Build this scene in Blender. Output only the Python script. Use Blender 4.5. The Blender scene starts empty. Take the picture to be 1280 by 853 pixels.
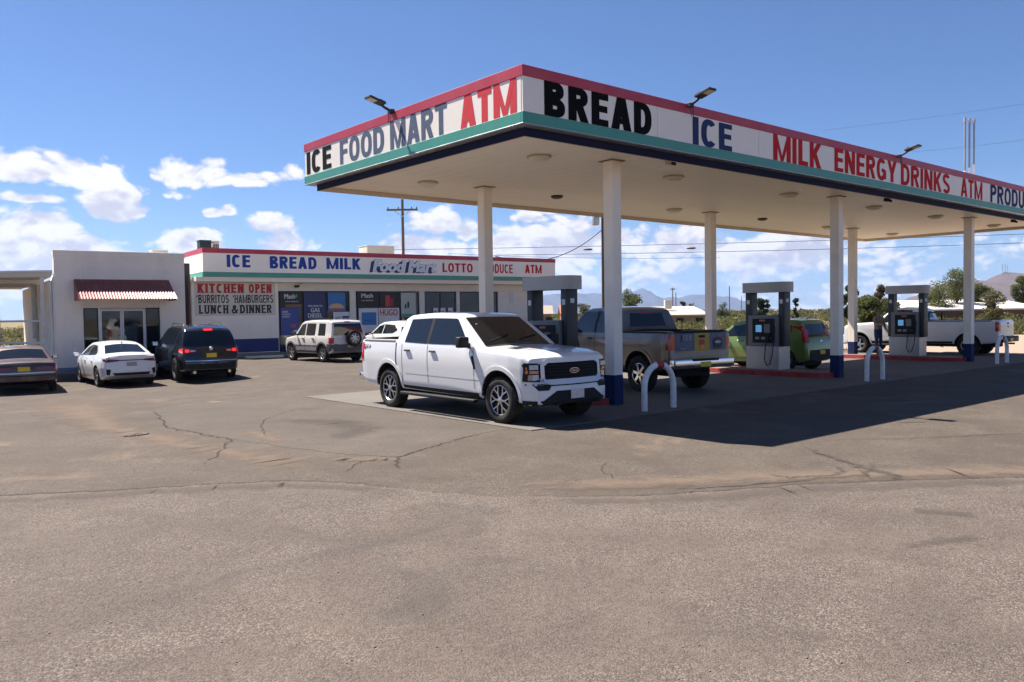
import bpy, bmesh, math, random
import numpy as np
from mathutils import Vector, Matrix
from mathutils.bvhtree import BVHTree
random.seed(7); np.random.seed(7)
S = bpy.context.scene
COL = S.collection
rad = math.radians
# ------------------------------------------------------------------ camera
cam = bpy.data.cameras.new('camera'); camo = bpy.data.objects.new('camera', cam); COL.objects.link(camo)
cam.sensor_width = 36.0; cam.lens = 28.775; cam.clip_start = 0.1; cam.clip_end = 60000
F = Vector((0.64447548, 0.76387697, -0.03381316)); RT = Vector((0.76390062, -0.6451595, -0.01500217)); UP = Vector((0.0332747, 0.01616136, 0.99931557))
mw = Matrix.Identity(4)
for i in range(3):
    mw[i][0] = RT[i]; mw[i][1] = UP[i]; mw[i][2] = -F[i]
mw.translation = Vector((-9.019, -10.32, 1.947))
camo.matrix_world = mw
S.camera = camo
# ------------------------------------------------------------------ sun, sky, exposure
SUN_DIR = Vector((-1.22, 3.86, 6.07)).normalized()          # towards the sun
SUN_EL = math.asin(SUN_DIR.z); SUN_AZ = math.atan2(SUN_DIR.x, SUN_DIR.y)   # clockwise from +Y
sun = bpy.data.lights.new('sun', 'SUN'); sun.energy = 5.0; sun.angle = rad(0.5); sun.color = (1.0, 0.93, 0.83)
suno = bpy.data.objects.new('sun', sun); COL.objects.link(suno)
suno.rotation_euler = (-SUN_DIR).to_track_quat('-Z', 'Y').to_euler(); suno.location = (0, 0, 60)
S.view_settings.view_transform = 'Standard'; S.view_settings.look = 'None'
S.view_settings.exposure = 1.4; S.view_settings.gamma = 1.0; S.view_settings.use_curve_mapping = False
SKY_STRENGTH = 0.05
S.cycles.use_denoising = True
S.cycles.max_bounces = 8; S.cycles.diffuse_bounces = 4; S.cycles.transparent_max_bounces = 12

class NT:
    """small node-graph helper"""
    def __init__(s, tree): s.t = tree; s.n = tree.nodes; s.l = tree.links
    def node(s, typ, **kw):
        n = s.n.new(typ)
        for k, v in kw.items(): setattr(n, k, v)
        return n
    def put(s, sock, v):
        if hasattr(v, 'is_linked') or isinstance(v, bpy.types.NodeSocket): s.l.new(v, sock)
        elif v is not None: sock.default_value = v
    def math(s, op, a, b=None, c=None, clamp=False):
        n = s.node('ShaderNodeMath', operation=op, use_clamp=clamp)
        s.put(n.inputs[0], a)
        if b is not None: s.put(n.inputs[1], b)
        if c is not None: s.put(n.inputs[2], c)
        return n.outputs[0]
    def vec(s, op, a, b=None, scale=None):
        n = s.node('ShaderNodeVectorMath', operation=op)
        s.put(n.inputs[0], a)
        if b is not None: s.put(n.inputs[1], b)
        if scale is not None: s.put(n.inputs['Scale'], scale)
        return n.outputs['Value'] if op in ('LENGTH', 'DOT_PRODUCT', 'DISTANCE') else n.outputs[0]
    def noise(s, vec, scale, detail=4, rough=0.55, dist=0.0, out=0):
        n = s.node('ShaderNodeTexNoise'); s.put(n.inputs['Vector'], vec)
        n.inputs['Scale'].default_value = scale; n.inputs['Detail'].default_value = detail
        n.inputs['Roughness'].default_value = rough; n.inputs['Distortion'].default_value = dist
        return n.outputs[out]
    def smooth(s, v, lo, hi, a=0.0, b=1.0):
        n = s.node('ShaderNodeMapRange', interpolation_type='SMOOTHSTEP')
        s.put(n.inputs[0], v); s.put(n.inputs[1], lo); s.put(n.inputs[2], hi); n.inputs[3].default_value = a; n.inputs[4].default_value = b
        return n.outputs[0]
    def mix(s, f, a, b, blend='MIX'):
        n = s.node('ShaderNodeMix', data_type='RGBA', blend_type=blend)
        s.put(n.inputs[0], f); s.put(n.inputs[6], a); s.put(n.inputs[7], b)
        return n.outputs[2]
def rgba(c): return (c[0], c[1], c[2], 1.0)

world = bpy.data.worlds.new('World'); S.world = world; world.use_nodes = True
w = NT(world.node_tree); w.n.clear()
sky = w.node('ShaderNodeTexSky', sky_type='NISHITA', sun_disc=False)
sky.sun_elevation = SUN_EL; sky.sun_rotation = SUN_AZ; sky.altitude = 1200; sky.air_density = 1.0; sky.dust_density = 0.35; sky.ozone_density = 2.4
tc = w.node('ShaderNodeTexCoord'); D = tc.outputs['Generated']
sep = w.node('ShaderNodeSeparateXYZ'); w.put(sep.inputs[0], D); EL = sep.outputs[2]
# fair-weather cumulus: fractal noise on the view direction, more of it towards the horizon
def sdir(u, v):
    d = F + RT * ((u - 640) / 1023.118) - UP * ((v - 426.5) / 1023.118); return d.normalized()
warp = w.vec('SCALE', w.vec('SUBTRACT', w.noise(D, 9, 1, 0.6, out=1), (0.5, 0.5, 0.5)), scale=0.05)
P = w.vec('MULTIPLY', w.vec('ADD', D, warp), (1.0, 1.0, 1.7))
SH = Vector((-0.012, 0.010, 0.026))
P2 = w.vec('ADD', P, tuple(SH))
def cloudnoise(p):
    a = w.noise(p, 13.0, 9, 0.64)
    v = w.node('ShaderNodeTexVoronoi', feature='F1'); w.put(v.inputs['Vector'], p); v.inputs['Scale'].default_value = 55
    return w.math('SUBTRACT', a, w.math('MULTIPLY', w.math('SUBTRACT', v.outputs['Distance'], 0.35), 0.19))
n1 = cloudnoise(P); n2 = cloudnoise(P2)
band = w.smooth(EL, 0.02, 0.21, 0.125, -0.30)
bl = None
# the larger heaps: direction, half width, half height
for (u, v, rx, rz, amp) in [(25, 212, .050, .034, .23), (95, 214, .065, .036, .23), (150, 222, .020, .02, .15), (150, 258, .036, .034, .22), (225, 214, .042, .038, .22), (265, 210, .036, .042, .22), (315, 226, .060, .020, .22), (362, 220, .024, .034, .2),
                            (25, 248, .040, .010, .18), (215, 246, .018, .016, .15), (45, 278, .034, .018, .2), (20, 320, .055, .055, .2), (85, 318, .035, .028, .16), (345, 283, .030, .016, .18), (265, 268, .014, .008, .16), (285, 266, .012, .008, .16), (360, 308, .030, .020, .16), (235, 306, .035, .018, .16), (345, 187, .014, .008, .15),
                            (548, 280, .034, .026, .2), (585, 290, .020, .02, .17), (525, 310, .05, .018, .15), (665, 272, .032, .014, .18), (650, 310, .05, .032, .18), (700, 308, .06, .034, .18), (770, 300, .06, .03, .14), (850, 305, .07, .028, .13), (980, 320, .1, .03, .12)]:
    q = w.vec('MULTIPLY', w.vec('SUBTRACT', D, tuple(sdir(u, v))), (.90 / rx, .90 / rx, .90 / rz))
    qs = w.node('ShaderNodeSeparateXYZ'); w.put(qs.inputs[0], q)
    qz = w.math('MAXIMUM', qs.outputs[2], w.math('MULTIPLY', qs.outputs[2], -2.0))           # flat bases
    ql = w.math('SQRT', w.math('ADD', w.math('ADD', w.math('MULTIPLY', qs.outputs[0], qs.outputs[0]), w.math('MULTIPLY', qs.outputs[1], qs.outputs[1])), w.math('MULTIPLY', qz, qz)))
    g = w.math('MULTIPLY', w.smooth(ql, 1.6, 0.1), amp * 1.95)
    bl = g if bl is None else w.math('MAXIMUM', bl, g)
dens = w.math('ADD', w.math('ADD', w.math('ADD', w.math('MULTIPLY', n1, .85), .075), band), bl)
# keep the gaps between the large heaps clear
cov = w.smooth(dens, 0.535, 0.665)
light = w.math('ADD', w.math('MULTIPLY', w.math('SUBTRACT', n1, n2), 2.4), w.math('MULTIPLY', w.math('SUBTRACT', 0.74, dens), 0.75))
lit = w.smooth(light, -0.26, 0.24)
ccol = w.mix(lit, (5.5, 5.3, 5.8, 1), (8.7, 8.25, 8.05, 1))
skyc = w.mix(1.0, sky.outputs[0], (0.62, 0.73, 0.93, 1), 'MULTIPLY')
hz = w.smooth(EL, 0.16, -0.02, 0.0, 0.30)
skyh = w.mix(hz, skyc, (5.9, 6.6, 8.0, 1))
fin = w.mix(w.math('MULTIPLY', cov, 0.93), skyh, ccol)
below = w.smooth(EL, -0.005, -0.03)
fin = w.mix(below, fin, (1.9, 1.55, 1.25, 1))
bg = w.node('ShaderNodeBackground'); w.put(bg.inputs[0], fin); bg.inputs[1].default_value = SKY_STRENGTH
world.cycles.sampling_method = 'MANUAL'; world.cycles.sample_map_resolution = 512
wo = w.node('ShaderNodeOutputWorld'); w.l.new(bg.outputs[0], wo.inputs[0])

# ------------------------------------------------------------------ object helpers
def link(o, parent=None):
    COL.objects.link(o)
    if parent is not None: o.parent = parent
    return o
def tag(o, label=None, cat=None, group=None, kind=None):
    if label: o['label'] = label
    if cat: o['category'] = cat
    if group: o['group'] = group
    if kind: o['kind'] = kind
    return o
def thing(name, label, cat, loc=(0, 0, 0), rz=0.0, group=None):
    o = link(bpy.data.objects.new(name, None)); o.location = loc; o.rotation_euler = (0, 0, rz); o.empty_display_size = 0.2
    return tag(o, label, cat, group)
def smooth_mesh(me, ang=35):
    bm = bmesh.new(); bm.from_mesh(me)
    a = rad(ang)
    for f in bm.faces: f.smooth = True
    for e in bm.edges:
        if len(e.link_faces) == 2 and e.calc_face_angle(0) > a: e.smooth = False
        elif len(e.link_faces) != 2: e.smooth = False
    bm.to_mesh(me); bm.free()
class B:
    """collects shapes in a bmesh and links them as one mesh object"""
    def __init__(s): s.bm = bmesh.new(); s.mi = 0
    def _new(s, fs):
        for f in fs: f.material_index = s.mi
    def box(s, x0, x1, y0, y1, z0, z1, b=0.0, mi=None, rot=None):
        m = Matrix.Translation(((x0 + x1) / 2, (y0 + y1) / 2, (z0 + z1) / 2))
        if rot is not None: m = m @ rot
        m = m @ Matrix.Diagonal((abs(x1 - x0), abs(y1 - y0), abs(z1 - z0), 1))
        before = set(s.bm.faces)
        r = bmesh.ops.create_cube(s.bm, size=1.0, matrix=m)
        if b > 0:
            es = list({e for v in r['verts'] for e in v.link_edges})
            bmesh.ops.bevel(s.bm, geom=es, offset=b, segments=1 if b < .02 else 3, affect='EDGES', profile=0.5)
        k = s.mi if mi is None else mi
        for f in s.bm.faces:
            if f not in before: f.material_index = k
        return s
    def tube(s, pts, r, n=8, cap=True, mi=None):
        pts = [Vector(p) for p in pts]; rings = []
        rr = r if hasattr(r, '__len__') else [r] * len(pts)
        up0 = None
        for i, p in enumerate(pts):
            t = (pts[min(i + 1, len(pts) - 1)] - pts[max(i - 1, 0)]).normalized()
            if up0 is None: up0 = Vector((0, 0, 1)) if abs(t.z) < 0.9 else Vector((1, 0, 0))
            a = t.cross(up0).normalized(); b = a.cross(t); up0 = b
            rings.append([s.bm.verts.new(p + (a * math.cos(2 * math.pi * j / n) + b * math.sin(2 * math.pi * j / n)) * rr[i]) for j in range(n)])
        k = s.mi if mi is None else mi
        for i in range(len(pts) - 1):
            for j in range(n):
                f = s.bm.faces.new((rings[i][j], rings[i][(j + 1) % n], rings[i + 1][(j + 1) % n], rings[i + 1][j])); f.material_index = k
        if cap:
            for rg in (rings[0][::-1], rings[-1]):
                f = s.bm.faces.new(rg); f.material_index = k
        return s
    def lathe(s, prof, axis='y', n=32, c=(0, 0, 0), mi=None, closed=False):
        """prof: (radius, along) pairs spun about the axis"""
        k = s.mi if mi is None else mi; c = Vector(c); rings = []
        for (r, a) in prof:
            ring = []
            for j in range(n):
                t = 2 * math.pi * j / n; p, q = r * math.cos(t), r * math.sin(t)
                v = (p, a, q) if axis == 'y' else ((a, p, q) if axis == 'x' else (p, q, a))
                ring.append(s.bm.verts.new(Vector(v) + c))
            rings.append(ring)
        m = len(rings)
        for i in range(m if closed else m - 1):
            A, Bq = rings[i], rings[(i + 1) % m]
            for j in range(n):
                f = s.bm.faces.new((A[j], A[(j + 1) % n], Bq[(j + 1) % n], Bq[j])); f.material_index = k
        return s
    def poly(s, pts, mi=None):
        f = s.bm.faces.new([s.bm.verts.new(p) for p in pts]); f.material_index = s.mi if mi is None else mi; return s
    def prism(s, pts, vec, mi=None):
        """polygon (3D points) pushed along a vector"""
        k = s.mi if mi is None else mi; v = Vector(vec)
        a = [s.bm.verts.new(p) for p in pts]; b = [s.bm.verts.new(Vector(p) + v) for p in pts]; n = len(pts)
        for f in [s.bm.faces.new(a[::-1]), s.bm.faces.new(b)] + [s.bm.faces.new((a[i], a[(i + 1) % n], b[(i + 1) % n], b[i])) for i in range(n)]: f.material_index = k
        return s
    def mesh(s, name, mats, ang=35, normals=True):
        if normals: bmesh.ops.recalc_face_normals(s.bm, faces=s.bm.faces)
        me = bpy.data.meshes.new(name); s.bm.to_mesh(me); s.bm.free()
        for m in (mats if isinstance(mats, (list, tuple)) else [mats]): me.materials.append(m)
        smooth_mesh(me, ang); return me
    def obj(s, name, mats, parent=None, ang=35, loc=None, rot=None, normals=True):
        o = link(bpy.data.objects.new(name, s.mesh(name, mats, ang, normals)), parent)
        if loc is not None: o.location = loc
        if rot is not None: o.rotation_euler = rot
        return o
def inst(name, me, parent=None, loc=(0, 0, 0), rot=(0, 0, 0), scale=(1, 1, 1)):
    o = link(bpy.data.objects.new(name, me), parent); o.location = loc; o.rotation_euler = rot; o.scale = scale; return o
def copy_tree(o, parent=None):
    c = o.copy(); COL.objects.link(c); c.parent = parent
    for ch in list(o.children): copy_tree(ch, c)
    return c

# ------------------------------------------------------------------ materials
MATS = {}
def M(name, col, rough=0.6, metal=0.0, var=0.12, scale=4.0, bump=0.0, bscale=40.0, coat=0.0, spec=0.5, dirt=None, dirt_amt=0.0, dirt_scale=1.5, streak=0.0, sdir_=(3.0, 3.0, .25)):
    if name in MATS: return MATS[name]
    m = bpy.data.materials.new(name); m.use_nodes = True; t = NT(m.node_tree)
    p = t.n['Principled BSDF']; tc = t.node('ShaderNodeTexCoord').outputs['Object']
    n = t.noise(tc, scale, 6, 0.6)
    k = t.math('ADD', t.math('MULTIPLY', t.math('SUBTRACT', n, 0.5), 2 * var), 1.0)
    c = t.vec('SCALE', col, scale=k)
    if dirt is not None:
        dn = t.smooth(t.noise(tc, dirt_scale, 7, 0.65, 0.4), 0.42, 0.75)
        c = t.mix(t.math('MULTIPLY', dn, dirt_amt), c, rgba(dirt))
    if streak:
        sn = t.smooth(t.noise(t.vec('MULTIPLY', tc, sdir_), 2.2, 6, .7), .50, .78)
        c = t.mix(t.math('MULTIPLY', sn, streak), c, rgba([x * .45 + .03 for x in (dirt or col)]))
    t.put(p.inputs['Base Color'], c)
    p.inputs['Roughness'].default_value = rough; p.inputs['Metallic'].default_value = metal
    p.inputs['Specular IOR Level'].default_value = spec
    if coat: p.inputs['Coat Weight'].default_value = coat; p.inputs['Coat Roughness'].default_value = 0.04
    else:
        t.put(p.inputs['Roughness'], t.math('ADD', t.math('MULTIPLY', t.math('SUBTRACT', n, 0.5), 0.25), rough, clamp=True))
    if bump:
        b = t.node('ShaderNodeBump'); b.inputs['Strength'].default_value = bump; b.inputs['Distance'].default_value = 0.02
        t.put(b.inputs['Height'], t.noise(tc, bscale, 5, 0.6)); t.l.new(b.outputs[0], p.inputs['Normal'])
    MATS[name] = m; return m
WHITEP = M('white paint', (.91, .83, .72), .5, var=.05, scale=1.2, dirt=(.50, .45, .38), dirt_amt=.25, streak=0.15)
STUCCO = M('white stucco', (.92, .82, .70), .85, var=.05, scale=.9, bump=.25, bscale=60, dirt=(.52, .47, .43), dirt_amt=.30, dirt_scale=.6, streak=0.08)
REDF = M('red fascia', (.46, .035, .065), .45, var=.07, scale=.8, dirt=(.55, .16, .17), dirt_amt=.25, streak=0.25)
PINKW = M('white fascia', (.90, .82, .73), .45, var=.03, scale=.7, dirt=(.62, .58, .54), dirt_amt=.15, streak=0.0)
GREENF = M('green fascia', (.06, .29, .225), .45, var=.06, scale=.8, dirt=(.22, .36, .30), dirt_amt=.2, streak=0.25)
NAVY = M('navy band', (.011, .015, .050), .7, var=.1, spec=.15)
NAVYL = M('navy letter', (.035, .055, .14), .85, var=.12, scale=9, spec=.12)
BLUEL = M('blue letter', (.03, .07, .30), .85, var=.08, spec=.12)
BLACKL = M('black letter', (.006, .006, .007), .85, var=.1, spec=.12)
REDL = M('red letter', (.55, .03, .035), .85, var=.08, scale=6, spec=.12)
GREYL = M('faded navy letter', (.10, .13, .20), .85, var=.35, scale=14, spec=.12)
FREDL = M('faded red letter', (.62, .06, .075), .85, var=.2, scale=14, spec=.12)
SOFFIT = M('soffit metal', (.86, .78, .66), .45, var=.04, scale=.6, dirt=(.55, .45, .33), dirt_amt=.22, dirt_scale=.5, streak=.25, sdir_=(3.0, .2, 3.0))
TANT = M('tan trim', (.62, .50, .37), .6, var=.1)
BLUEB = M('blue paint', (.012, .026, .095), .7, spec=.15, var=.12, dirt=(.05, .05, .07), dirt_amt=.4)
CONC = M('concrete', (0.176, 0.158, 0.137), .85, var=.18, scale=2.2, bump=.3, bscale=90, dirt=(0.108, 0.095, 0.081), dirt_amt=.5, dirt_scale=.8)
CURBRED = M('red kerb paint', (.34, .02, .025), .6, var=.2, dirt=(.3, .2, .17), dirt_amt=.4, dirt_scale=5)
ALU = M('aluminium frame', (.62, .62, .62), .35, .8, var=.05)
BRONZE = M('dark frame', (.025, .022, .02), .4, .3, var=.1)
GLASS = M('dark glass', (.010, .012, .014), .04, 0, var=.2, spec=.6)
TINT = M('tinted car glass', (.008, .009, .011), .03, 0, var=.1, spec=.6)
RUBBER = M('tyre rubber', (.022, .021, .020), .8, var=.2, scale=9, dirt=(.16, .13, .10), dirt_amt=.35, dirt_scale=3, spec=.2)
DARK = M('dark underbody', (.012, .012, .012), .9, var=.2)
BLKPL = M('black plastic', (.014, .014, .015), .6, var=.15, scale=8, spec=.25)
CHROME = M('chrome', (.75, .75, .76), .12, 1.0, var=.03)
ALLOY = M('alloy rim', (.52, .52, .53), .28, .9, var=.05)
REDLENS = M('red tail lens', (.42, .008, .010), .12, var=.15, coat=.6)
LAMPG = M('clear lamp glass', (.30, .31, .33), .08, .3, var=.3, scale=25, coat=.8)
AMBER = M('amber lens', (.75, .20, .02), .15, coat=.5)
PUMPG = M('pump grey', (.16, .165, .17), .45, var=.08)
PUMPL = M('pump silver', (.42, .42, .42), .35, .5, var=.06, dirt=(.3, .28, .26), dirt_amt=.3)
PUMPD = M('pump dark upright', (.028, .029, .031), .45, var=.1)
WOOD = M('pole wood', (.13, .085, .055), .9, var=.25, scale=6, bump=.4, bscale=30)
WIRE = M('wire', (.03, .03, .032), .6)
GALV = M('galvanised metal', (.48, .49, .50), .4, .7, var=.12)
DKGREY = M('dark grey metal', (.045, .045, .048), .5, .4, var=.12)
BEIGE = M('beige cooler', (.55, .50, .42), .6, var=.1, dirt=(.35, .28, .2), dirt_amt=.4)
def emis(name, col, st):
    m = bpy.data.materials.new(name); m.use_nodes = True; p = m.node_tree.nodes['Principled BSDF']
    p.inputs['Base Color'].default_value = rgba([c * .5 for c in col]); p.inputs['Emission Color'].default_value = rgba(col); p.inputs['Emission Strength'].default_value = st
    p.inputs['Roughness'].default_value = .15; return m
BRAKE = emis('lit tail lens', (1.0, .03, .03), .55)
SCREEN = emis('pump screen', (.12, .38, .75), .22)

# ------------------------------------------------------------------ lettering (own stroke alphabet)
def sup(cx, cy, rx, ry, a0, a1, n=14, e=2.5):
    out = []
    for i in range(n + 1):
        a = rad(a0 + (a1 - a0) * i / n); c, s = math.cos(a), math.sin(a)
        out.append((cx + rx * math.copysign(abs(c) ** (2 / e), c), cy + ry * math.copysign(abs(s) ** (2 / e), s)))
    return out
def glyph(ch, t):
    """returns width, strokes; a stroke is ('q', 4 points) or ('s', centre line, closed)"""
    h = t / 2; Q = []
    def V(x, y0=0, y1=1): Q.append(('q', [(x - h, y0), (x + h, y0), (x + h, y1), (x - h, y1)]))
    def Hh(x0, x1, y, tt=None):
        k = (tt or t * .82) / 2; Q.append(('q', [(x0, y - k), (x1, y - k), (x1, y + k), (x0, y + k)]))
    def Dg(x0, y0, x1, y1, k=1.0): Q.append(('q', [(x0 - h * k, y0), (x0 + h * k, y0), (x1 + h * k, y1), (x1 - h * k, y1)]))
    def Sx(p, cl=False): Q.append(('s', p, cl))
    u = t * .82 / 2
    if ch == 'I': V(h); return t, Q
    if ch == 'L': w_ = .52; V(h); Hh(h, w_, u); return w_, Q
    if ch == 'E': w_ = .54; V(h); Hh(h, w_, u); Hh(h, w_ * .94, .52); Hh(h, w_, 1 - u); return w_, Q
    if ch == 'F': w_ = .52; V(h); Hh(h, w_ * .94, .5); Hh(h, w_, 1 - u); return w_, Q
    if ch == 'T': w_ = .58; V(w_ / 2); Hh(0, w_, 1 - u); return w_, Q
    if ch == 'H': w_ = .62; V(h); V(w_ - h); Hh(h, w_ - h, .52); return w_, Q
    if ch == 'N': w_ = .64; V(h); V(w_ - h); Dg(w_ - h * 1.15, 0, h * 1.15, 1, 1.05); return w_, Q
    if ch == 'M': w_ = .62 + t * 1.15; V(h * .95); V(w_ - h * .95); Dg(w_ / 2, 0, h * 1.1, 1, .62); Dg(w_ / 2, 0, w_ - h * 1.1, 1, .62); return w_, Q
    if ch == 'A': w_ = .68; Dg(h * 1.05, 0, w_ / 2 - h * .12, 1, 1.05); Dg(w_ - h * 1.05, 0, w_ / 2 + h * .12, 1, 1.05); Hh(w_ * .25, w_ * .75, .27, t * .72); return w_, Q
    if ch == 'Y': w_ = .66; V(w_ / 2, 0, .45); Dg(w_ / 2, .40, h * 1.05, 1); Dg(w_ / 2, .40, w_ - h * 1.05, 1); return w_, Q
    if ch == 'K': w_ = .64; V(h); Dg(h * 1.2, .38, w_ - h * 1.15, 1, 1.1); Dg(w_ - h * 1.1, 0, w_ * .42, .58, 1.1); return w_, Q
    if ch == 'O': w_ = .66; Sx(sup(w_ / 2, .5, w_ / 2 - h, .5 - u, 0, 360, 30)[:-1], True); return w_, Q
    if ch == 'C': w_ = .62; Sx(sup(w_ / 2, .5, w_ / 2 - h, .5 - u, 42, 318, 26)); return w_, Q
    if ch == 'G': w_ = .65; Sx(sup(w_ / 2, .5, w_ / 2 - h, .5 - u, 42, 330, 26)); V(w_ - h, .08, .5); Hh(w_ * .52, w_ - h, .46); return w_, Q
    if ch == 'D': w_ = .63; V(h); Sx([(h, u)] + sup(w_ * .42, .5, w_ * .58 - h, .5 - u, -90, 90, 16) + [(h, 1 - u)]); return w_, Q
    if ch == 'P': w_ = .58; V(h); Sx([(h, .44)] + sup(w_ * .5, .72, w_ * .5 - h, .28 - u, -90, 90, 12) + [(h, 1 - u)]); return w_, Q
    if ch == 'R': w_ = .62; V(h); Sx([(h, .46)] + sup(w_ * .5, .73, w_ * .5 - h * 1.1, .27 - u, -90, 90, 12) + [(h, 1 - u)]); Dg(w_ - h * 1.02, 0, w_ * .52, .48, 1.02); return w_, Q
    if ch == 'B': w_ = .61; V(h); Sx([(h, .53)] + sup(w_ * .48, .76, w_ * .49 - h * 1.1, .24 - u * .9, -90, 90, 12) + [(h, 1 - u)]); Sx([(h, u)] + sup(w_ * .5, .27, w_ * .5 - h, .27 - u, -90, 90, 12) + [(h, .53)]); return w_, Q
    if ch == 'U': w_ = .62; Sx([(h, 1)] + sup(w_ / 2, .36, w_ / 2 - h, .36 - u, 180, 360, 16) + [(w_ - h, 1)]); return w_, Q
    if ch == 'S':
        w_ = .6; a = sup(w_ / 2, .73, w_ / 2 - h, .27 - u, 25, 270, 14, 2.2); b = sup(w_ / 2, .27, w_ / 2 - h, .27 - u, 90, -155, 14, 2.2)
        Sx(a[:-1] + [(w_ / 2, .5)] + b[1:]); return w_, Q
    if ch == '&':
        w_ = .74; Sx([(w_ - h, .02), (.26, .66), (.24, .82), (.36, .92), (.47, .82), (.44, .66), (.2, .48), (.1, .3), (.16, .12), (.34, .07), (.52, .2), (w_ - .05, .48)]); return w_, Q
    if ch == '*': V(h, .72, .95); return t * 1.2, Q
    return .34, Q
def stroke_quads(p, th, closed):
    p = [Vector((a[0], a[1])) for a in p]; n = len(p); L, R_ = [], []
    for i in range(n):
        a = p[(i - 1) % n] if (closed or i > 0) else None; b = p[(i + 1) % n] if (closed or i < n - 1) else None
        if a is None: t = (b - p[i]).normalized(); m = 1
        elif b is None: t = (p[i] - a).normalized(); m = 1
        else:
            t1 = (p[i] - a).normalized(); t2 = (b - p[i]).normalized(); t = (t1 + t2)
            t = t.normalized() if t.length > 1e-6 else t1; m = min(1.4, 1 / max(.5, t.dot(t1)))
        nn = Vector((-t.y, t.x)) * th / 2 * m; L.append(p[i] + nn); R_.append(p[i] - nn)
    return [[L[i], R_[i], R_[(i + 1) % n], L[(i + 1) % n]] for i in range(n if closed else n - 1)]
SERIF_BOTH = {'I': 1, 'K': 1, 'H': 1, 'N': 1, 'E': 1, 'P': 1, 'B': 1, 'R': 1, 'D': 1, 'L': 1, 'M': 1, 'T': 1, 'U': 1, 'A': 1, 'F': 1}
def word(name, text, width, height, mat, parent, loc, t=.22, slab=False, shear=0.0, gap=.10, rz=0.0, grow=0.0, lift=0.0):
    """lettering standing in the local XZ plane, read from -Y; loc is its lower left corner"""
    x = 0.0; quads = []
    for ch in text:
        w_, Q = glyph(ch, t)
        for k, q in enumerate(Q):
            if q[0] == 'q': quads.append(([(a + x, b) for a, b in q[1]], k))
            else:
                for qq in stroke_quads([(a + x, b) for a, b in q[1]], t * .93, q[2]): quads.append(([(v.x, v.y) for v in qq], k))
        if slab and ch in SERIF_BOTH:
            s = t * .34; e = t * .30
            ends = {'I': [t / 2], 'T': [w_ / 2], 'K': [t / 2, w_ - t * .5], 'H': [t / 2, w_ - t / 2], 'N': [t / 2, w_ - t / 2], 'M': [t * .45, w_ - t * .45], 'A': [t * .5, w_ - t * .5], 'U': [t / 2, w_ - t / 2]}.get(ch, [t / 2])
            for xx in ends:
                for y0 in (0, 1 - s):
                    if ch in 'TA' and y0 > 0: continue
                    if ch == 'U' and y0 == 0: continue
                    if ch == 'N' and y0 == 0 and xx > t: continue
                    quads.append(([(x + xx - t / 2 - e, y0), (x + xx + t / 2 + e, y0), (x + xx + t / 2 + e, y0 + s), (x + xx - t / 2 - e, y0 + s)], 6))
        x += w_ + (gap + (t * .35 if slab else 0))
    x -= gap
    b = B()
    for q, k in quads:
        pts = []
        cx = sum(a for a, _ in q) / 4; cy = sum(c for _, c in q) / 4
        for a, c in q:
            a += math.copysign(grow, a - cx); c += math.copysign(grow, c - cy)
            pts.append((a / x * width + shear * c * height, -.0006 * k - lift, c * height))
        b.poly(pts)
    for f in b.bm.faces:
        f.normal_update()
        if f.normal.y > 0: f.normal_flip()
    return b.obj(name, mat, parent, loc=loc, rot=(0, 0, rz), normals=False)

# ------------------------------------------------------------------ ground
def asphalt(name, c_dark, c_light, speck, sand_amt, bump, streak=0.0):
    m = bpy.data.materials.new(name); m.use_nodes = True; t = NT(m.node_tree); p = t.n['Principled BSDF']
    co = t.node('ShaderNodeTexCoord').outputs['Object']
    big = t.noise(co, .22, 5, .6, .6); mid = t.noise(co, 1.3, 6, .65, .3); fine = t.noise(co, 14, 5, .7)
    f = t.math('ADD', t.math('MULTIPLY', big, .55), t.math('MULTIPLY', mid, .45))
    c = t.mix(t.smooth(f, .36, .64), rgba(c_dark), rgba(c_light))
    c = t.mix(t.smooth(fine, .38, .66, 0, .5), c, rgba([x * .66 for x in c_dark]))
    grit = t.noise(co, 60, 3, .7); c = t.mix(t.smooth(grit, .42, .62, 0, .55), c, rgba([x * 1.25 for x in c_light]))
    # worn, pale aggregate in uneven areas
    v = t.node('ShaderNodeTexVoronoi'); t.put(v.inputs['Vector'], co); v.inputs['Scale'].default_value = 88
    sp = t.node('ShaderNodeSeparateColor'); t.l.new(v.outputs['Color'], sp.inputs[0])
    worn = t.smooth(t.noise(co, .8, 6, .62, .8), .38, .66)
    chip = t.math('MULTIPLY', t.smooth(sp.outputs[0], .55, .95), t.math('ADD', t.math('MULTIPLY', worn, .75), .25))
    c = t.mix(t.math('MULTIPLY', chip, speck), c, (.235, .20, .172, 1))
    hole = t.math('MULTIPLY', t.smooth(sp.outputs[1], .80, .98), .55 * speck)
    c = t.mix(hole, c, (.028, .025, .023, 1))
    # oil and water marks
    oil = t.smooth(t.noise(co, .55, 4, .55, 1.2), .62, .72)
    c = t.mix(t.math('MULTIPLY', oil, .38), c, (.046, .043, .041, 1))
    sand = t.smooth(t.noise(co, .35, 6, .68, 1.0), .56, .74)
    c = t.mix(t.math('MULTIPLY', sand, sand_amt), c, (.21, .148, .105, 1))
    t.put(p.inputs['Base Color'], c); p.inputs['Roughness'].default_value = .92; p.inputs['Specular IOR Level'].default_value = .25
    b = t.node('ShaderNodeBump'); b.inputs['Strength'].default_value = bump; b.inputs['Distance'].default_value = .012
    hgt = t.math('ADD', t.math('MULTIPLY', v.outputs['Distance'], -.8), t.math('ADD', t.math('MULTIPLY', fine, .8), t.math('MULTIPLY', mid, 1.0)))
    t.put(b.inputs['Height'], hgt); t.l.new(b.outputs[0], p.inputs['Normal'])
    return m
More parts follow.
